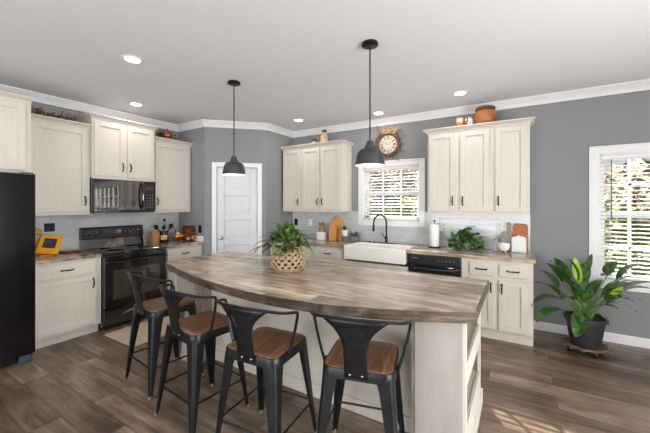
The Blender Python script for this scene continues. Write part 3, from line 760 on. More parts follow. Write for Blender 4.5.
soil_m = noisy('potting_soil', srgb(48, 38, 30), srgb(70, 56, 44), 60, .9, bump=.4)
potblack = noisy('dark_plastic_pot', srgb(40, 42, 44), srgb(50, 52, 54), 20, .5)

# big floor plant and its pot on a rolling stand
PX_, PY_ = 5.325, -.43
cd = thing('plant_caddy', 'round scrolled metal plant caddy on casters under the floor plant', 'plant stand', (PX_, PY_, 0))
m = MB(); m.tube([(.175 * math.cos(R(a)), .175 * math.sin(R(a)), .072) for a in range(0, 360, 15)], .011, 8, closed=True)
m.lathe([(.001, .062), (.16, .062), (.165, .07), (.001, .072)], 32)
rust = noisy('aged_bronze_metal', srgb(92, 80, 66), srgb(134, 120, 102), 20, .6, .3)
m.build('platform', rust, cd, smooth=True)
m = MB()
for k in range(14):
    a = 2 * math.pi * k / 14
    m.tube([((.195 + .022 * math.cos(R(b))) * math.cos(a + .10 * math.sin(R(b))), (.195 + .022 * math.cos(R(b))) * math.sin(a + .10 * math.sin(R(b))), .066 + .004 * math.sin(R(b * 2))) for b in range(0, 330, 30)], .005, 5)
m.build('scroll_edge', rust, cd)
for k in range(4):
    a = R(45 + 90 * k - 20); x, y = .15 * math.cos(a), .15 * math.sin(a)
    c = MB().tube([(x, y, .064), (x, y, .03)], .006, 6).build('caster', blackm, cd)
    MB().tube([(x - .012, y, .026), (x + .012, y, .026)], .026, 16).build('wheel', blackm, c, smooth=True)
fp = thing('floor_plant', 'large leafy green plant in a dark pot on the floor below the right window', 'potted plant', (PX_, PY_, .074))
MB().lathe([(.001, 0), (.118, 0), (.124, .01), (.160, .24), (.166, .245), (.178, .25), (.180, .285), (.172, .29), (.164, .285), (.158, .25), (.001, .245)], 40).build('pot', potblack, fp, smooth=True)
MB().lathe([(.001, .262), (.08, .26), (.158, .252)], 24).build('soil', soil_m, fp)
leaves = [((5.225, -.70, .215), .27, .085, .05), ((5.86, -.38, .68), .40, .12, .25), ((5.70, -.2, .70), .34, .12, .2), ((5.60, -.68, .78), .30, .11, .12), ((4.98, -.66, .90), .32, .12, .12), ((5.66, -.6, .60), .32, .10, .22), ((5.057, -.6, .953), .36, .115, .10), ((5.19, -.45, .93), .30, .10, .12), ((4.905, -.65, .826), .34, .12, .14), ((4.883, -.75, .70), .34, .11, .16), ((4.853, -.62, .42), .34, .13, .30), ((4.90, -.75, .305), .30, .12, .22),
          ((5.399, -.3, .975), .24, .055, .04), ((5.583, -.35, .924), .22, .15, .05), ((5.70, -.5, .826), .36, .10, .16), ((5.83, -.45, .765), .40, .12, .2), ((5.805, -.35, .535), .38, .085, .26),
          ((5.754, -.5, .429), .36, .08, .28), ((5.503, -.5, .314), .16, .06, .2), ((5.215, -.68, .209), .30, .085, .20), ((5.773, -.25, .897), .3, .09, .18), ((5.413, -.6, .718), .3, .10, .16), ((5.555, -.6, .505), .26, .09, .2),
          ((5.093, -.75, .564), .28, .10, .2), ((5.362, -.15, .862), .3, .10, .1), ((5.02, -.3, .88), .3, .10, .16), ((5.12, -.72, .77), .3, .10, .16), ((5.60, -.62, .66), .28, .09, .2), ((5.20, -.62, .68), .3, .11, .15), ((5.5, -.2, .7), .3, .1, .2)]
mb = MB(); ms = MB(); O = Vector((PX_, PY_, .074))
for i, (tip, L, w, dr_) in enumerate(leaves):
    tip = Vector(tip) - O; rt = Vector((random.uniform(-.06, .06), random.uniform(-.06, .06), .255))
    hd = Vector((tip.x, tip.y, 0)); out = hd.normalized() if hd.length > .01 else Vector((1, 0, 0))
    # leaf blade starts L back from the tip, blending radial direction and up
    k = L / max((tip - rt).length, L * 1.02)
    b = tip.lerp(rt, min(k, .85)) + Vector((0, 0, .05 + .25 * dr_ * (tip.z < .6)))
    ms.tube([rt, rt.lerp(b, .5) + Vector((0, 0, .04)), b], [.006, .005, .004], 6)
    if tip.z > .8 and w > .1 and i in (9, 10, 16): mb.leaf(b, tip, w * 1.25, -.04, .25, 9, side=Vector((.9, -.25, 0)))
    else: mb.leaf(b, tip, w * 1.15, dr_ * .8, .22, 9)
mb.build('foliage', big_leaf, fp, smooth='all'); ms.build('stems', stem_m, fp, smooth=True)
m = MB(); b = Vector((5.28, -.45, .68)) - O
m.leaf(b, Vector((5.245, -.42, .945)) - O, .075, .05, .3, 9, side=Vector((1, -.2, 0))); m.build('new_leaf', lime_leaf, fp, smooth='all')['label'] = 'fresh upright lime green leaf'
m = MB().leaf(Vector((5.50, -.5, .62)) - O, Vector((5.59, -.55, .715)) - O, .055, .05, .3, 7, side=Vector((.6, .2, -.6)))
m.build('new_leaf', lime_leaf, fp, smooth='all')['label'] = 'small lime green leaf on the right side'

# basket plant on the island
bp = thing('basket_plant', 'leafy green plant in a woven rope basket on the island', 'potted plant', (3.03, -2.335, .915))
bw = noisy('woven_jute', srgb(158, 132, 106), srgb(190, 166, 138), 40, .8)
m = MB(); nrow = 6
prof = lambda z: .112 + .026 * math.sin(math.pi * min(1, max(0, (z + .01) / .21)) ** .9)
MB().lathe([(.10, .002), (.113, .02), (.128, .08), (.128, .12), (.116, .185)], 32).build('basket_liner', noisy('dark_liner', srgb(70, 54, 40), srgb(84, 66, 50)), bp, smooth=True)
for h_ in (.006, .018, .188, .20): m.tube([((prof(h_)) * math.cos(R(a)), (prof(h_)) * math.sin(R(a)), h_) for a in range(0, 360, 10)], .0075, 6, closed=True)
nz = 15
for sgn in (1, -1):
    for k in range(nz):
        pts = []
        for i in range(13):
            z = .012 + .18 * i / 12; a = 2 * math.pi * (k / nz + sgn * i / 12 * .22); r = prof(z) + .006 + .004 * sgn * math.sin(i * math.pi / 1.5); pts.append((r * math.cos(a), r * math.sin(a), z))
        m.tube(pts, .0085, 6)
for h_ in (.05, .085, .12, .155): m.tube([((prof(h_) + .008) * math.cos(R(a)), (prof(h_) + .008) * math.sin(R(a)), h_) for a in range(0, 360, 12)], .005, 5, closed=True)
m.build('basket', bw, bp, smooth='all')
m = MB()
for k in range(170):
    a = random.uniform(0, 2 * math.pi); el = R(random.uniform(-16, 85)); L = random.uniform(.17, .31) * (1 - .22 * math.sin(el))
    rt = Vector((random.uniform(-.05, .05), random.uniform(-.05, .05), .19)); d = Vector((math.cos(a) * math.cos(el), math.sin(a) * math.cos(el), math.sin(el)))
    b = rt + d * L * .35 + Vector((0, 0, .03)); tp = rt + d * L; tp.z = max(tp.z, .10)
    m.leaf(b, tp, random.uniform(.034, .058), random.uniform(.10, .24), .25, 7)
m.build('foliage', fern_leaf, bp, smooth='all')
MB().lathe([(.001, .18), (.05, .18), (.11, .175)], 20).build('soil', soil_m, bp)

# ivy plant right counter
iv = thing('ivy_plant', 'bushy dark green ivy plant on the counter below the right wall cabinets', 'potted plant', (4.18, -.25, .915))
MB().lathe([(.001, 0), (.07, 0), (.095, .09), (.098, .095), (.09, .095), (.001, .085)], 24).build('pot', greywood, iv, smooth=True)
m = MB()
for k in range(300):
    a = random.uniform(0, 2 * math.pi); el = R(random.uniform(-34, 88)); r = random.uniform(.55, 1); d = Vector((math.cos(a) * math.cos(el) * .222, math.sin(a) * math.cos(el) * .15, .08 + math.sin(el) * .175)) * r
    d.z = max(d.z, .03); q = Vector((random.uniform(-.5, .5), random.uniform(-.9, .2), random.uniform(-.6, .4))).normalized() * random.uniform(.05, .07)
    q.z = max(q.z, .02 - d.z); m.leaf(d, d + q, random.uniform(.045, .065), .05, .15, 5)
m.build('foliage', ivy_leaf, iv, smooth='all')

# ------------------------------------------------------------------ things on the right counter
pt = thing('paper_towel_holder', 'white paper towel roll on a dark stand beside the dishwasher', 'paper towel holder', (3.80, -.20, .915))
MB().lathe([(.001, 0), (.075, 0), (.078, .006), (.07, .012), (.001, .013)], 32).build('stand_base', bronze_m, pt, smooth=True)
MB().tube([(0, 0, .01), (0, 0, .335)], .005, 8).ball((0, 0, .35), .014).build('stand_rod', bronze_m, pt, smooth=True)
MB().lathe([(.02, .016), (.058, .016), (.06, .02), (.06, .30), (.058, .305), (.02, .305)], 32).build('paper_roll', noisy('paper_towel', srgb(236, 234, 230), srgb(242, 240, 237), 60, .9), pt, smooth=True)
sock_m = noisy('socket_face', srgb(206, 206, 204), srgb(212, 212, 210))
def outlet(label, loc, rz, m_, w=.07, h=.115, dark=False):
    t = thing('wall_outlet', label, 'outlet', loc, rz)
    MB().box(-w / 2, w / 2, -.006, 0, -h / 2, h / 2).build('cover_plate', m_, t, bevel=.002)
    for s in (-1, 1): MB().prism(rrect(.034, .028, .01, 4), .0055, .008, Matrix.Translation((0, 0, s * .026)) @ RX).build('socket', sock_m if not dark else blackm, t)
    return t
outlet('white outlet plate on the tile behind the paper towels', (3.885, -.0085, 1.18), 0, plastic_w, w=.12)
outlet('white outlet plate on the tile above the right countertop boards', (4.545, -.0085, 1.20), 0, plastic_w)
outlet('white outlet plate on the tile left of the honey cutting boards', (1.70, -.0085, 1.17), 0, plastic_w)
outlet('black outlet on the tile above the yellow frame', (.0085, -3.03, 1.21), L90, blackm, w=.10, h=.10, dark=True)
outlet('black outlet on the tile near the pantry corner of the sink wall', (1.39, -.0085, 1.17), 0, blackm, dark=True)
outlet('black outlet on the grey pantry wall above the corner counter', (.55, -1.3545, 1.10), 0, blackm, dark=True)
# boards
def bprofile(w, h, r=.03, n=6):
    return [(-w / 2, 0), (w / 2, 0)] + [(w / 2 - r + r * math.cos(R(a)), h - r + r * math.sin(R(a))) for a in range(0, 91, 15)] + [(-w / 2 + r + r * math.cos(R(a)), h - r + r * math.sin(R(a))) for a in range(90, 181, 15)]
def lean(loc, tilt=8, rz=0): return Matrix.Translation(loc) @ Matrix.Rotation(rz, 4, 'Z') @ Matrix.Rotation(R(90 - tilt), 4, 'X')
def board(name, label, cat, poly, th, loc, tilt, mat, rz=0, group=None):
    o = MB().prism(poly, 0, th).build(name, mat, bevel=.003, smooth=True)
    o.matrix_world = lean(loc, tilt, rz); return tag(o, label, cat, group)
board('cutting_board', 'orange brown wooden board leaning at the right end of the counter', 'cutting board', bprofile(.16, .335, .035), .018, (4.765, -.075, .915), 7, orangewood)
hp = [(-.085, 0), (.085, 0), (.085, .20), (.07, .225), (.03, .235), (.02, .25), (.02, .30), (.028, .325), (.018, .35), (-.018, .35), (-.028, .325), (-.02, .30), (-.02, .25), (-.03, .235), (-.07, .225), (-.085, .20)]
board('cutting_board', 'grey wooden paddle board with handle leaning on the tile', 'cutting board', hp, .015, (4.645, -.075, .915), 8, greywood)
board('arched_sign', 'small white arch topped board in front of the orange board', 'sign', [(-.075, 0), (.075, 0), (.075, .165), (.055, .185), (.02, .19), (0, .205), (-.02, .19), (-.055, .185), (-.075, .165)], .014, (4.752, -.125, .915), 5, noisy('white_painted_wood', srgb(222, 226, 224), srgb(230, 233, 231), 12, .5))
wb = thing('white_bowl', 'small white footed bowl in front of the grey paddle board', 'bowl', (4.60, -.22, .915))
MB().lathe([(.001, .022), (.035, .022), (.055, .04), (.066, .075), (.064, .11), (.060, .112), (.055, .10), (.001, .06)], 28).build('bowl', porcelain, wb, smooth=True)
for k in range(3): MB().lathe([(.008, 0), (.012, .012), (.008, .03)], 10, c=(.035 * math.cos(R(120 * k - 60)), .035 * math.sin(R(120 * k - 60)), 0)).build('foot', boardwood, wb)
gl = thing('glass_jar', 'small clear glass jar left of the white footed bowl', 'jar', (4.515, -.16, .915))
JG = Mat('jar_glass', srgb(225, 230, 230), .05); JG.b.inputs['Alpha'].default_value = .4
MB().lathe([(.001, 0), (.028, 0), (.03, .01), (.03, .10), (.022, .115), (.022, .13)], 20).build('jar', JG.m, gl, smooth=True)
MB().lathe([(.001, .13), (.025, .13), (.025, .15), (.001, .152)], 20).build('lid', greywood, gl, smooth=True)

# left part of the sink counter
board('cutting_board', 'tall honey wood cutting board leaning on the tile left of the sink', 'cutting board', [(-.10, 0), (.10, 0), (.10, .29), (.08, .315), (.035, .325), (.025, .365), (.018, .385), (-.018, .385), (-.025, .365), (-.035, .325), (-.08, .315), (-.10, .29)], .018, (2.245, -.085, .915), 8, boardwood)
board('cutting_board', 'short arch topped honey board in front of the tall one', 'cutting board', [(-.06, 0), (.06, 0), (.06, .20), (.052, .225), (.03, .25), (.0, .26), (-.03, .25), (-.052, .225), (-.06, .20)], .016, (2.245, -.20, .915), 3, wood('amber_board_wood', [srgb(196, 136, 66), srgb(222, 164, 90)], (9, 9, 1), 3))
cn = thing('canister', 'white square canister left of the honey cutting boards', 'canister', (2.02, -.17, .915))
MB().prism(rrect(.13, .11, .015), 0, .115).build('box', porcelain, cn, bevel=.003)
MB().prism(rrect(.134, .114, .015), .1155, .125).build('lid', porcelain, cn, bevel=.003)
jr = thing('amber_jar', 'amber and brown eared jar standing on the white canister', 'jar', (2.02, -.17, 1.0405))
MB().lathe([(.001, 0), (.035, 0), (.045, .02), (.042, .05), (.034, .08), (.04, .105), (.03, .12), (.001, .122)], 20).build('jar_body', noisy('amber_glaze', srgb(120, 80, 44), srgb(180, 136, 80), 25, .3), jr, smooth=True)
MB().lathe([(.022, .0), (.012, .03), (.001, .04)], 10, c=(-.028, 0, .112)).lathe([(.022, 0), (.012, .03), (.001, .04)], 10, c=(.028, 0, .112)).build('ear', darkwood, jr)
wp = thing('potted_succulent', 'small green plant in a white pot on a wooden stand, left of the sink', 'potted plant', (2.435, -.15, .915))
for sx in (-1, 1):
    for sy in (-1, 1): MB().tube([(sx * .035, sy * .035, 0), (sx * .03, sy * .03, .075)], .005, 6).build('leg', oakblock, wp)
MB().lathe([(.001, .072), (.04, .072), (.055, .165), (.057, .17), (.052, .17), (.001, .16)], 24).build('pot', porcelain, wp, smooth=True)
m = MB()
for k in range(40):
    a = random.uniform(0, 6.28); el = R(random.uniform(5, 85)); d = Vector((math.cos(a) * math.cos(el), math.sin(a) * math.cos(el), math.sin(el))); m.leaf(Vector((0, 0, .165)), Vector((0, 0, .165)) + d * random.uniform(.05, .085), .022, .1, .2, 5)
m.build('foliage', ivy_leaf, wp, smooth='all')
sb = thing('succulent_bowl', 'grey bowl of spiky succulents right next to the white sink', 'potted plant', (2.592, -.15, .915))
MB().lathe([(.001, 0), (.045, 0), (.075, .03), (.088, .075), (.084, .078), (.076, .065), (.001, .06)], 28).build('bowl', noisy('grey_bowl_glaze', srgb(112, 118, 122), srgb(132, 138, 142), 12, .4), sb, smooth=True)
m = MB()
for k in range(60):
    cx_ = random.choice((-.04, .0, .045)); a = random.uniform(0, 6.28); el = R(random.uniform(20, 88)); d = Vector((math.cos(a) * math.cos(el), math.sin(a) * math.cos(el), math.sin(el))); L = random.uniform(.05, .08) * (1.5 if cx_ > .02 else 1); m.leaf(Vector((cx_, 0, .065)), Vector((cx_, 0, .065)) + d * L, .018, .1, .4, 5)
m.build('foliage', fern_leaf, sb, smooth='all')
for x_, lab in ((2.86, 'small black bottle stopper on the sink ledge, left one'), (2.93, 'small black bottle stopper on the sink ledge, nearer the faucet')):
    tag(MB().lathe([(.001, 0), (.018, 0), (.022, .008), (.016, .018), (.010, .022), (.001, .024)], 16).build('sink_stopper', blackm, loc=(x_, -.165, .915), smooth=True), lab, 'stopper', 'black stoppers behind the sink')

# ------------------------------------------------------------------ corner counter right of range
kb = thing('wooden_caddy', 'open oak wood utensil box beside the range', 'utensil box', (.25, -1.90, .915), R(0))
m = MB().box(-.04, .04, -.048, -.038, 0, .18).box(-.04, .04, .038, .048, 0, .18).box(-.04, -.03, -.038, .038, 0, .18).box(.03, .04, -.038, .038, 0, .18).box(-.03, .03, -.038, .038, 0, .01)
m.box(.0405, .046, -.010, .010, 0, .18)
m.build('box', oakblock, kb, bevel=.002)
cr = thing('utensil_crock', 'black crock with a yellow label beside the oak box', 'crock', (.25, -1.755, .915))
MB().lathe([(.001, 0), (.058, 0), (.062, .01), (.06, .13), (.052, .145), (.052, .17), (.047, .17), (.045, .03), (.001, .02)], 28).build('crock_body', noisy('black_crock_glaze', srgb(22, 22, 24), srgb(30, 30, 32), 10, .25), cr, smooth=True)
m = MB(); seg = 10
for i in range(seg): 
    a0, a1 = R(-75 + 90 * i / seg), R(-75 + 90 * (i + 1) / seg); m.add([(.0625 * math.cos(a0), .0625 * math.sin(a0), .05), (.0625 * math.cos(a1), .0625 * math.sin(a1), .05), (.0625 * math.cos(a1), .0625 * math.sin(a1), .115), (.0625 * math.cos(a0), .0625 * math.sin(a0), .115)], [[0, 1, 2, 3]])
m.build('label_band', noisy('yellow_label', srgb(190, 160, 70), srgb(210, 182, 96), 40, .5), cr)
for nm, lab, dx, dy, ht, hw in (('spatula', 'black spatula leaning far left in the black crock', -.01, -.115, .235, .042), ('serving_spoon', 'black spoon standing upright in the black crock', -.02, .02, .33, .026), ('slotted_turner', 'black turner leaning right in the black crock', .01, .105, .24, .042), ('ladle', 'black ladle leaning slightly left in the black crock', .035, -.025, .225, .034)):
    t = thing(nm, lab, 'utensil', (.25, -1.755, .915)); top_ = Vector((dx, dy, ht)); b_ = Vector((-dx * .2, -dy * .2, .035))
    MB().tube([b_, b_.lerp(top_, .5), b_.lerp(top_, .85)], [.006, .008, .010], 6).build('handle', blackm, t)
    MB().ball(tuple(top_), hw, (.4, .9, .9), 12).build('head', blackm, t, smooth='all')
fb = thing('fruit_bowl', 'dark footed bowl holding small gourds on the corner counter', 'bowl', (.36, -1.60, .915))
MB().lathe([(.001, 0), (.04, 0), (.04, .008), (.02, .015), (.03, .03), (.075, .05), (.095, .08), (.091, .08), (.07, .055), (.001, .04)], 28).build('bowl', noisy('copper_bowl', srgb(90, 44, 26), srgb(124, 66, 40), 14, .3), fb, smooth=True)
cols = {'yellow': noisy('yellow_gourd', srgb(226, 176, 40), srgb(240, 200, 70), 20, .5), 'orange': noisy('orange_gourd', srgb(206, 96, 30), srgb(226, 126, 48), 20, .5), 'red': noisy('red_gourd', srgb(150, 50, 30), srgb(176, 72, 44), 20, .5)}
for i, (dx, dy, dz, r, c_) in enumerate([(.035, -.045, .085, .030, 'yellow'), (.045, .015, .085, .030, 'orange'), (-.03, -.02, .088, .032, 'orange'), (0, .055, .088, .028, 'yellow'), (.005, -.005, .125, .030, 'yellow'), (.03, -.075, .105, .02, 'red'), (-.045, .04, .09, .028, 'red')]):
    where = ['at the near side', 'at the front right', 'at the back left', 'at the far side', 'on top of the pile', 'at the bowl rim on the left', 'at the back right'][i]
    t = thing('gourd', 'small %s gourd %s of the gourd bowl' % (c_, where), 'gourd', (.36 + dx, -1.60 + dy, .915 + dz), 0, 'gourds in the bowl')
    MB().lathe([(.001, -r * .75)] + [(r * math.sin(R(q)), -r * .8 * math.cos(R(q))) for q in range(20, 170, 15)] + [(.001, r * .75)], 24, wave=lambda a, z: 1 + .06 * math.cos(8 * a)).build('flesh', cols[c_], t, smooth='all')
    MB().tube([(0, 0, r * .7), (.004, 0, r * .7 + .014)], .004, 6).build('stem', twig_m, t)
wr = thing('autumn_centrepiece', 'rust and brown autumn leaf arrangement beside the gourd bowl', 'arrangement', (.44, -1.47, .915))
m = MB()
for k in range(130):
    a = random.uniform(0, 6.28); el = R(random.uniform(0, 85)); d = Vector((math.cos(a) * math.cos(el) * .075, math.sin(a) * math.cos(el) * .06, .02 + math.sin(el) * .14)); q = Vector((random.uniform(-1, 1), random.uniform(-1, 1), random.uniform(-.5, .8))).normalized() * .04
    m.leaf(d, d + q, .03, .1, .3, 4)
m.build('foliage', noisy('rust_leaves', srgb(120, 52, 26), srgb(204, 112, 48), 30, .6), wr)
MB().ball((.055, .03, .06), .038, (1, 1, .85)).ball((.04, -.04, .05), .032, (1, 1, .85)).build('pumpkin', noisy('blush_pumpkin', srgb(170, 110, 84), srgb(196, 140, 112), 14, .5), wr, smooth='all')
board('cutting_board', 'dark wooden board leaning against the pantry wall in the corner', 'cutting board', bprofile(.30, .235, .04), .02, (.30, -1.385, .915), 5, darkwood)
hk = thing('wire_whisk', 'thin wire whisk leaning in the corner behind the gourds', 'whisk', (.13, -1.49, .915))
m = MB()
for k in range(3):
    a = R(60 * k); m.tube([(0.0, 0, .16)] + [(.028 * math.sin(R(q)) * math.cos(a), .028 * math.sin(R(q)) * math.sin(a), .235 - .075 * math.cos(R(q))) for q in range(15, 345, 30) if True] + [(0, 0, .16)], .0018, 4)
m.build('wires', steel, hk); MB().tube([(0, 0, 0), (0, 0, .165)], .007, 8).build('handle', blackm, hk)

# left counter
yf = thing('yellow_frame', 'yellow framed tablet on a stand at the fridge end of the counter', 'tablet', (.29, -3.145, .932), R(62))
Mx = Matrix.Rotation(R(60), 4, 'X') @ Matrix.Rotation(R(-9), 4, 'Z')
yel = noisy('yellow_plastic', srgb(232, 160, 24), srgb(240, 174, 40), 12, .45)
MB().prism(rrect(.195, .225, .018, 5, 0, .1125), 0, .016, Mx).build('frame', yel, yf, bevel=.002)
MB().prism(rrect(.115, .115, .006, 3, 0, .125), .0165, .018, Mx).build('screen', noisy('dark_screen', srgb(52, 46, 66), srgb(84, 76, 96), 30, .15), yf)
MB().prism(rrect(.05, .012, .004, 3, 0.01, .025), .0165, .018, Mx).build('orange_mark', cols['orange'], yf)
MB().box(-.06, .06, -.02, .10, -.016, -.008).box(-.03, .03, .075, .085, .008, .13).build('stand', yel, yf)
sc = thing('straw_ornament', 'straw coloured bow ornament behind the yellow framed tablet', 'ornament', (.075, -3.185, .915))
MB().lathe([(.001, 0), (.05, 0), (.055, .02), (.05, .20), (.001, .205)], 20).build('body', straw_m, sc, smooth=True)
MB().ball((0, 0, .255), .06, (.8, 1.05, .8), 18).build('head', straw_m, sc, smooth='all')
m = MB()
for s in (-1, 1): m.ball((.055, s * .045, .205), .035, (.4, 1.1, .7), 12)
m.ball((.062, 0, .205), .014, seg=10)
m.build('bow', noisy('checked_ribbon', srgb(70, 52, 44), srgb(224, 216, 206), 90, .7, lo=.48, hi=.52), sc, smooth='all')
tag(MB().prism(rrect(.20, .17, .05), 0, .016).build('trivet', darkwood, loc=(.20, -2.90, .915), bevel=.003), 'dark round cornered wooden board lying flat left of the range', 'cutting board')
t = thing('wooden_spoon', 'pale wooden spoon lying on the dark flat board left of the range', 'utensil', (.20, -2.90, .932), R(70))
MB().tube([(-.10, 0, .006), (.06, 0, .006)], .005, 6).build('handle', boardwood, t); MB().ball((.085, 0, .008), .026, (1.2, .8, .3)).build('bowl', boardwood, t, smooth='all')
MB_ = MB().prism(rrect(.60, .82, .02), 0, .008)
tag(MB_.build('kitchen_mat', noisy('beige_mat', srgb(186, 166, 142), srgb(200, 182, 158), 120, .9, bump=.3), loc=(1.04, -2.36, .001)), 'beige kitchen mat on the floor in front of the range', 'mat')

# ------------------------------------------------------------------ decor above cabinets
gt_ = 2.40 + .0365
ga = thing('twig_garland', 'brown twig and pine cone garland on the cabinet beside the fridge', 'garland', (.18, -3.05, gt_))
m = MB()
for k in range(60):
    y = random.uniform(-.22, .20); a = random.uniform(0, 6.28); z = random.uniform(.012, .05); p = Vector((random.uniform(-.05, .10), y, z)); q = p + Vector((math.cos(a) * .05, math.sin(a) * .07, random.uniform(0, .09)))
    m.tube([p, (p + q) / 2 + Vector((0, 0, .02)), q], [.006, .005, .002], 5)
m.tube([(-.02, -.24, .012), (.06, -.1, .03), (.05, .08, .02), (.03, .24, .012)], .012, 6); m.build('twigs', twig_m, ga)
for y, z in ((-.15, .06), (.02, .045), (.13, .035)): MB().lathe([(.001, -.025), (.018, -.015), (.022, 0), (.016, .016), (.001, .028)], 12, c=(.10, y, z), wave=lambda a, zz: 1 + .15 * math.cos(6 * a + zz * 300)).build('pine_cone', darkwood, ga)
pk = thing('copper_pumpkin', 'copper coloured pumpkin with leaves on the corner cabinet', 'pumpkin', (.27, -1.73, gt_))
MB().lathe([(.001, .01)] + [(.085 * math.sin(R(q)), .075 - .072 * math.cos(R(q))) for q in range(20, 170, 15)] + [(.001, .135)], 40, wave=lambda a, z: 1 + .06 * math.cos(10 * a)).build('flesh', noisy('copper_paint', srgb(120, 66, 44), srgb(158, 96, 68), 10, .3, .5), pk, smooth='all')
MB().tube([(0, 0, .135), (.01, .01, .175)], [.01, .006], 8).build('stem', twig_m, pk)
m = MB()
for k in range(26):
    y = random.choice((-1, 1)) * random.uniform(.06, .14); p = Vector((random.uniform(.0, .08), y, random.uniform(.01, .08))); m.leaf(p, p + Vector((random.uniform(-.02, .04), random.uniform(-.06, .06), random.uniform(-.01, .05))), .035, .1, .3, 5)
for v_ in range(0): pass
m.build('leaves', noisy('dark_autumn_leaf', srgb(60, 58, 36), srgb(96, 72, 44), 20, .6), pk)

cc = thing('striped_candle', 'small orange and cream banded candle on the right wall cabinets', 'candle', (4.11, -.20, gt_))
MB().lathe([(.001, 0), (.042, 0), (.044, .005), (.044, .08), (.001, .08)], 24).build('orange_band', noisy('orange_wax', srgb(206, 106, 52), srgb(218, 124, 70), 10, .4), cc, smooth=True)
MB().lathe([(.001, .0805), (.043, .0805), (.042, .135), (.001, .137)], 24).build('cream_band', noisy('cream_wax', srgb(226, 206, 160), srgb(236, 220, 180), 10, .4), cc, smooth=True)
MB().tube([(0, 0, .137), (0, 0, .15)], .002, 5).build('wick', blackm, cc)
ov = thing('wooden_pumpkin', 'small brown and white ribbed pumpkin left of the big woven one', 'pumpkin', (4.215, -.20, gt_))
m = MB(); m.cur = 0
MB().lathe([(.001, .0)] + [(.054 * math.sin(R(q)), .072 - .072 * math.cos(R(q))) for q in range(20, 170, 15)] + [(.001, .144)], 36, wave=lambda a, z: 1 + .07 * math.cos(9 * a)).build('flesh', noisy('brown_white_glaze', srgb(130, 82, 56), srgb(214, 198, 184), 16, .5, mscale=(2, 2, .4), lo=.47, hi=.55), ov, smooth='all')
MB().tube([(0, 0, .14), (.006, 0, .165)], .006, 6).build('stem', twig_m, ov)
wk = thing('woven_pumpkin', 'large brown woven pumpkin with a scalloped top on the right wall cabinets', 'pumpkin', (4.40, -.19, gt_))
M_ = wood('woven_rust', [srgb(110, 62, 30), srgb(156, 96, 50), srgb(180, 120, 70)], (3, 3, 40), 2.5)
MB().lathe([(.001, 0), (.055, 0), (.092, .025), (.114, .07), (.120, .115), (.114, .16), (.092, .20), (.05, .218), (.001, .222)], 40, wave=lambda a, z: 1 + .025 * math.cos(14 * a)).build('flesh', M_, wk, smooth='all')
m = MB()
for k in range(18): a = 2 * math.pi * k / 18; m.ball((.088 * math.cos(a), .088 * math.sin(a), .212), .024, (1, 1, 1.1), 8)
m.build('scallops', darkwood, wk, smooth='all')
tag(MB().tube([(0, 0, .003), (.03, 0, .05), (.05, 0, .09), (.06, 0, .05), (.045, 0, .003)], .003, 6).build('wire_hook', noisy('green_wire', srgb(70, 90, 70), srgb(84, 104, 84)), loc=(4.50, -.19, gt_)), 'thin green wire loop right of the woven pumpkin', 'ornament')
bt = thing('decor_bottle', 'brown topped cream bottle on the wall cabinets left of the window', 'bottle', (2.09, -.20, gt_))
MB().lathe([(.001, 0), (.062, 0), (.066, .01), (.066, .12), (.056, .148), (.028, .168), (.026, .19)], 24).build('bottle_body', noisy('cream_brown_bottle', srgb(170, 140, 104), srgb(216, 196, 168), 14, .5), bt, smooth=True)
MB().lathe([(.028, .1905), (.036, .20), (.036, .235), (.001, .24)], 20).build('cork_top', darkwood, bt, smooth=True)
jt = thing('small_jar', 'tiny brown and green jar left of the cream bottle', 'jar', (1.90, -.20, gt_))
MB().lathe([(.001, 0), (.044, 0), (.047, .008), (.044, .062), (.001, .064)], 20).build('jar_body', noisy('pale_jar', srgb(176, 160, 130), srgb(196, 180, 152), 14, .5), jt, smooth=True)
MB().lathe([(.001, .0645), (.036, .0645), (.034, .112), (.001, .118)], 20).build('lid', darkwood, jt, smooth=True)

# ------------------------------------------------------------------ outside
tag(MB().box(-12, 24, .4, 40, -.5, -.35).build('yard_ground', noisy('leaf_littered_ground', srgb(142, 116, 100), srgb(128, 120, 86), 1.4, .9, detail=8)), kind='structure')
fn = thing('wooden_fence', 'weathered wooden fence seen through the blinds', 'fence', (0, 14.5, -.35))
m = MB()
for k in range(110): m.box(-6 + k * .17, -6 + k * .17 + .15, 0, .02, 0, 1.45 + .03 * random.random())
m.build('boards', noisy('fence_wood', srgb(138, 122, 108), srgb(160, 146, 132), 4, .8), fn)
hl = MB(); nx_, ny_ = 60, 6
for j in range(ny_ + 1):
    for i in range(nx_ + 1):
        u = j / ny_; hl.v.append((-45 + 100 * i / nx_, 27 + 12 * u + 1.2 * math.sin(i * .7), -.45 + 5.6 * u ** .8 + (.7 * math.sin(i * .9) + .5 * math.sin(i * 2.3 + 1)) * u))
for j in range(ny_):
    for i in range(nx_): a = j * (nx_ + 1) + i; hl.f.append([a, a + 1, a + nx_ + 2, a + nx_ + 1]); hl.mi.append(0)
tag(hl.build('wooded_hillside', noisy('wooded_hill', srgb(128, 118, 104), srgb(164, 158, 140), 1.5, .9, detail=8)), kind='structure')
hs = thing('neighbour_house', 'pale blue grey sided house far outside the sink window', 'house', (-5.5, 20, -.35))
MB().box(-5, 5, 0, 6, 0, 4.2).build('wall', noisy('blue_grey_siding', srgb(150, 158, 176), srgb(166, 172, 188), 2, .8, mscale=(.1, .1, 8)), hs)
MB().prism([(-.4, 4.2), (6.4, 4.2), (3, 6.3)], -5.4, 5.4, Matrix(((0, 0, 1, 0), (1, 0, 0, 0), (0, 1, 0, 0), (0, 0, 0, 1)))).build('roof', noisy('brown_shingles', srgb(110, 92, 84), srgb(132, 112, 102), 8, .9), hs)
for xx in (-3, 0, 3): MB().box(xx - .5, xx + .5, -.05, .02, 1.4, 2.9).build('window', trim_m, hs)
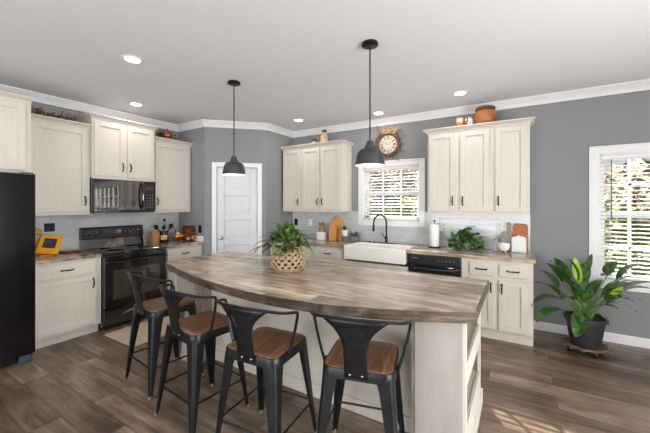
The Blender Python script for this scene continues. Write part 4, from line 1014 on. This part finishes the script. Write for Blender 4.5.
def tree(x, y, h, r, label, mat, seed, name='tree'):
    rnd = random.Random(seed); t = thing(name, label, 'tree' if name == 'tree' else 'bush', (x, y, -.35), 0, 'trees and bushes outside')
    z0 = h * .35 if name == 'tree' else .05
    m = MB(); m.tube([(0, 0, 0), (.03, 0, h * .4), (0, .03, h * .75)], [.12 * h / 5, .08 * h / 5, .02], 8)
    for k in range(8): a = rnd.uniform(0, 6.28); z = h * rnd.uniform(.3, .6); m.tube([(0, 0, z), (math.cos(a) * r * .6, math.sin(a) * r * .6, z + h * .22)], [.03 * h / 5, .01], 5)
    m.build('trunk', twig_m, t)
    m = MB()
    for k in range(900):
        d = Vector((rnd.gauss(0, 1), rnd.gauss(0, 1), rnd.gauss(0, 1))).normalized() * rnd.uniform(.5, 1) ** .5
        p = Vector((d.x * r, d.y * r, z0 + (h - z0) * .5 + d.z * (h - z0) * .5)); q = Vector((rnd.uniform(-1, 1), rnd.uniform(-1, 1), rnd.uniform(-1, 1))).normalized() * .22
        s_ = q.cross(Vector((0, 0, 1))).normalized() * .09; m.add([p, p + q * .5 + s_, p + q, p + q * .5 - s_], [[0, 1, 2, 3]])
    m.build('foliage', mat, t)
tl = leafmat('yard_green', srgb(110, 126, 68), srgb(140, 154, 90), srgb(172, 180, 118), .6)
tb = leafmat('yard_olive_brown', srgb(118, 106, 90), srgb(140, 130, 110), srgb(166, 156, 134), .7)
for i, a in enumerate([(1.6, 6.0, 2.2, 1.0, 'green bush outside the sink window, right one', tl, 1, 'bush'), (-1.2, 7.5, 4.0, 1.3, 'brown green tree outside the left half of the sink window', tb, 2, 'tree'), (.4, 11.5, 5.0, 1.7, 'tall olive tree far outside the sink window', tb, 3, 'tree'),
                       (6.2, 4.0, 1.9, .8, 'low green bush outside the right window, nearest the glass', tl, 4, 'bush'), (7.4, 7.2, 2.9, 1.2, 'olive brown tree outside the right window, middle distance', tb, 5, 'tree'), (9.4, 4.6, 2.1, 1.0, 'yellow green bush outside at the right edge of the right window', tl, 6, 'bush'), (11.5, 11, 4.2, 1.9, 'tall pale tree farthest outside the right window', tb, 7, 'tree'), (6.0, 11, 3.6, 1.5, 'tall brown tree behind the green bush, right window', tb, 8, 'tree')]):
    tree(*a)
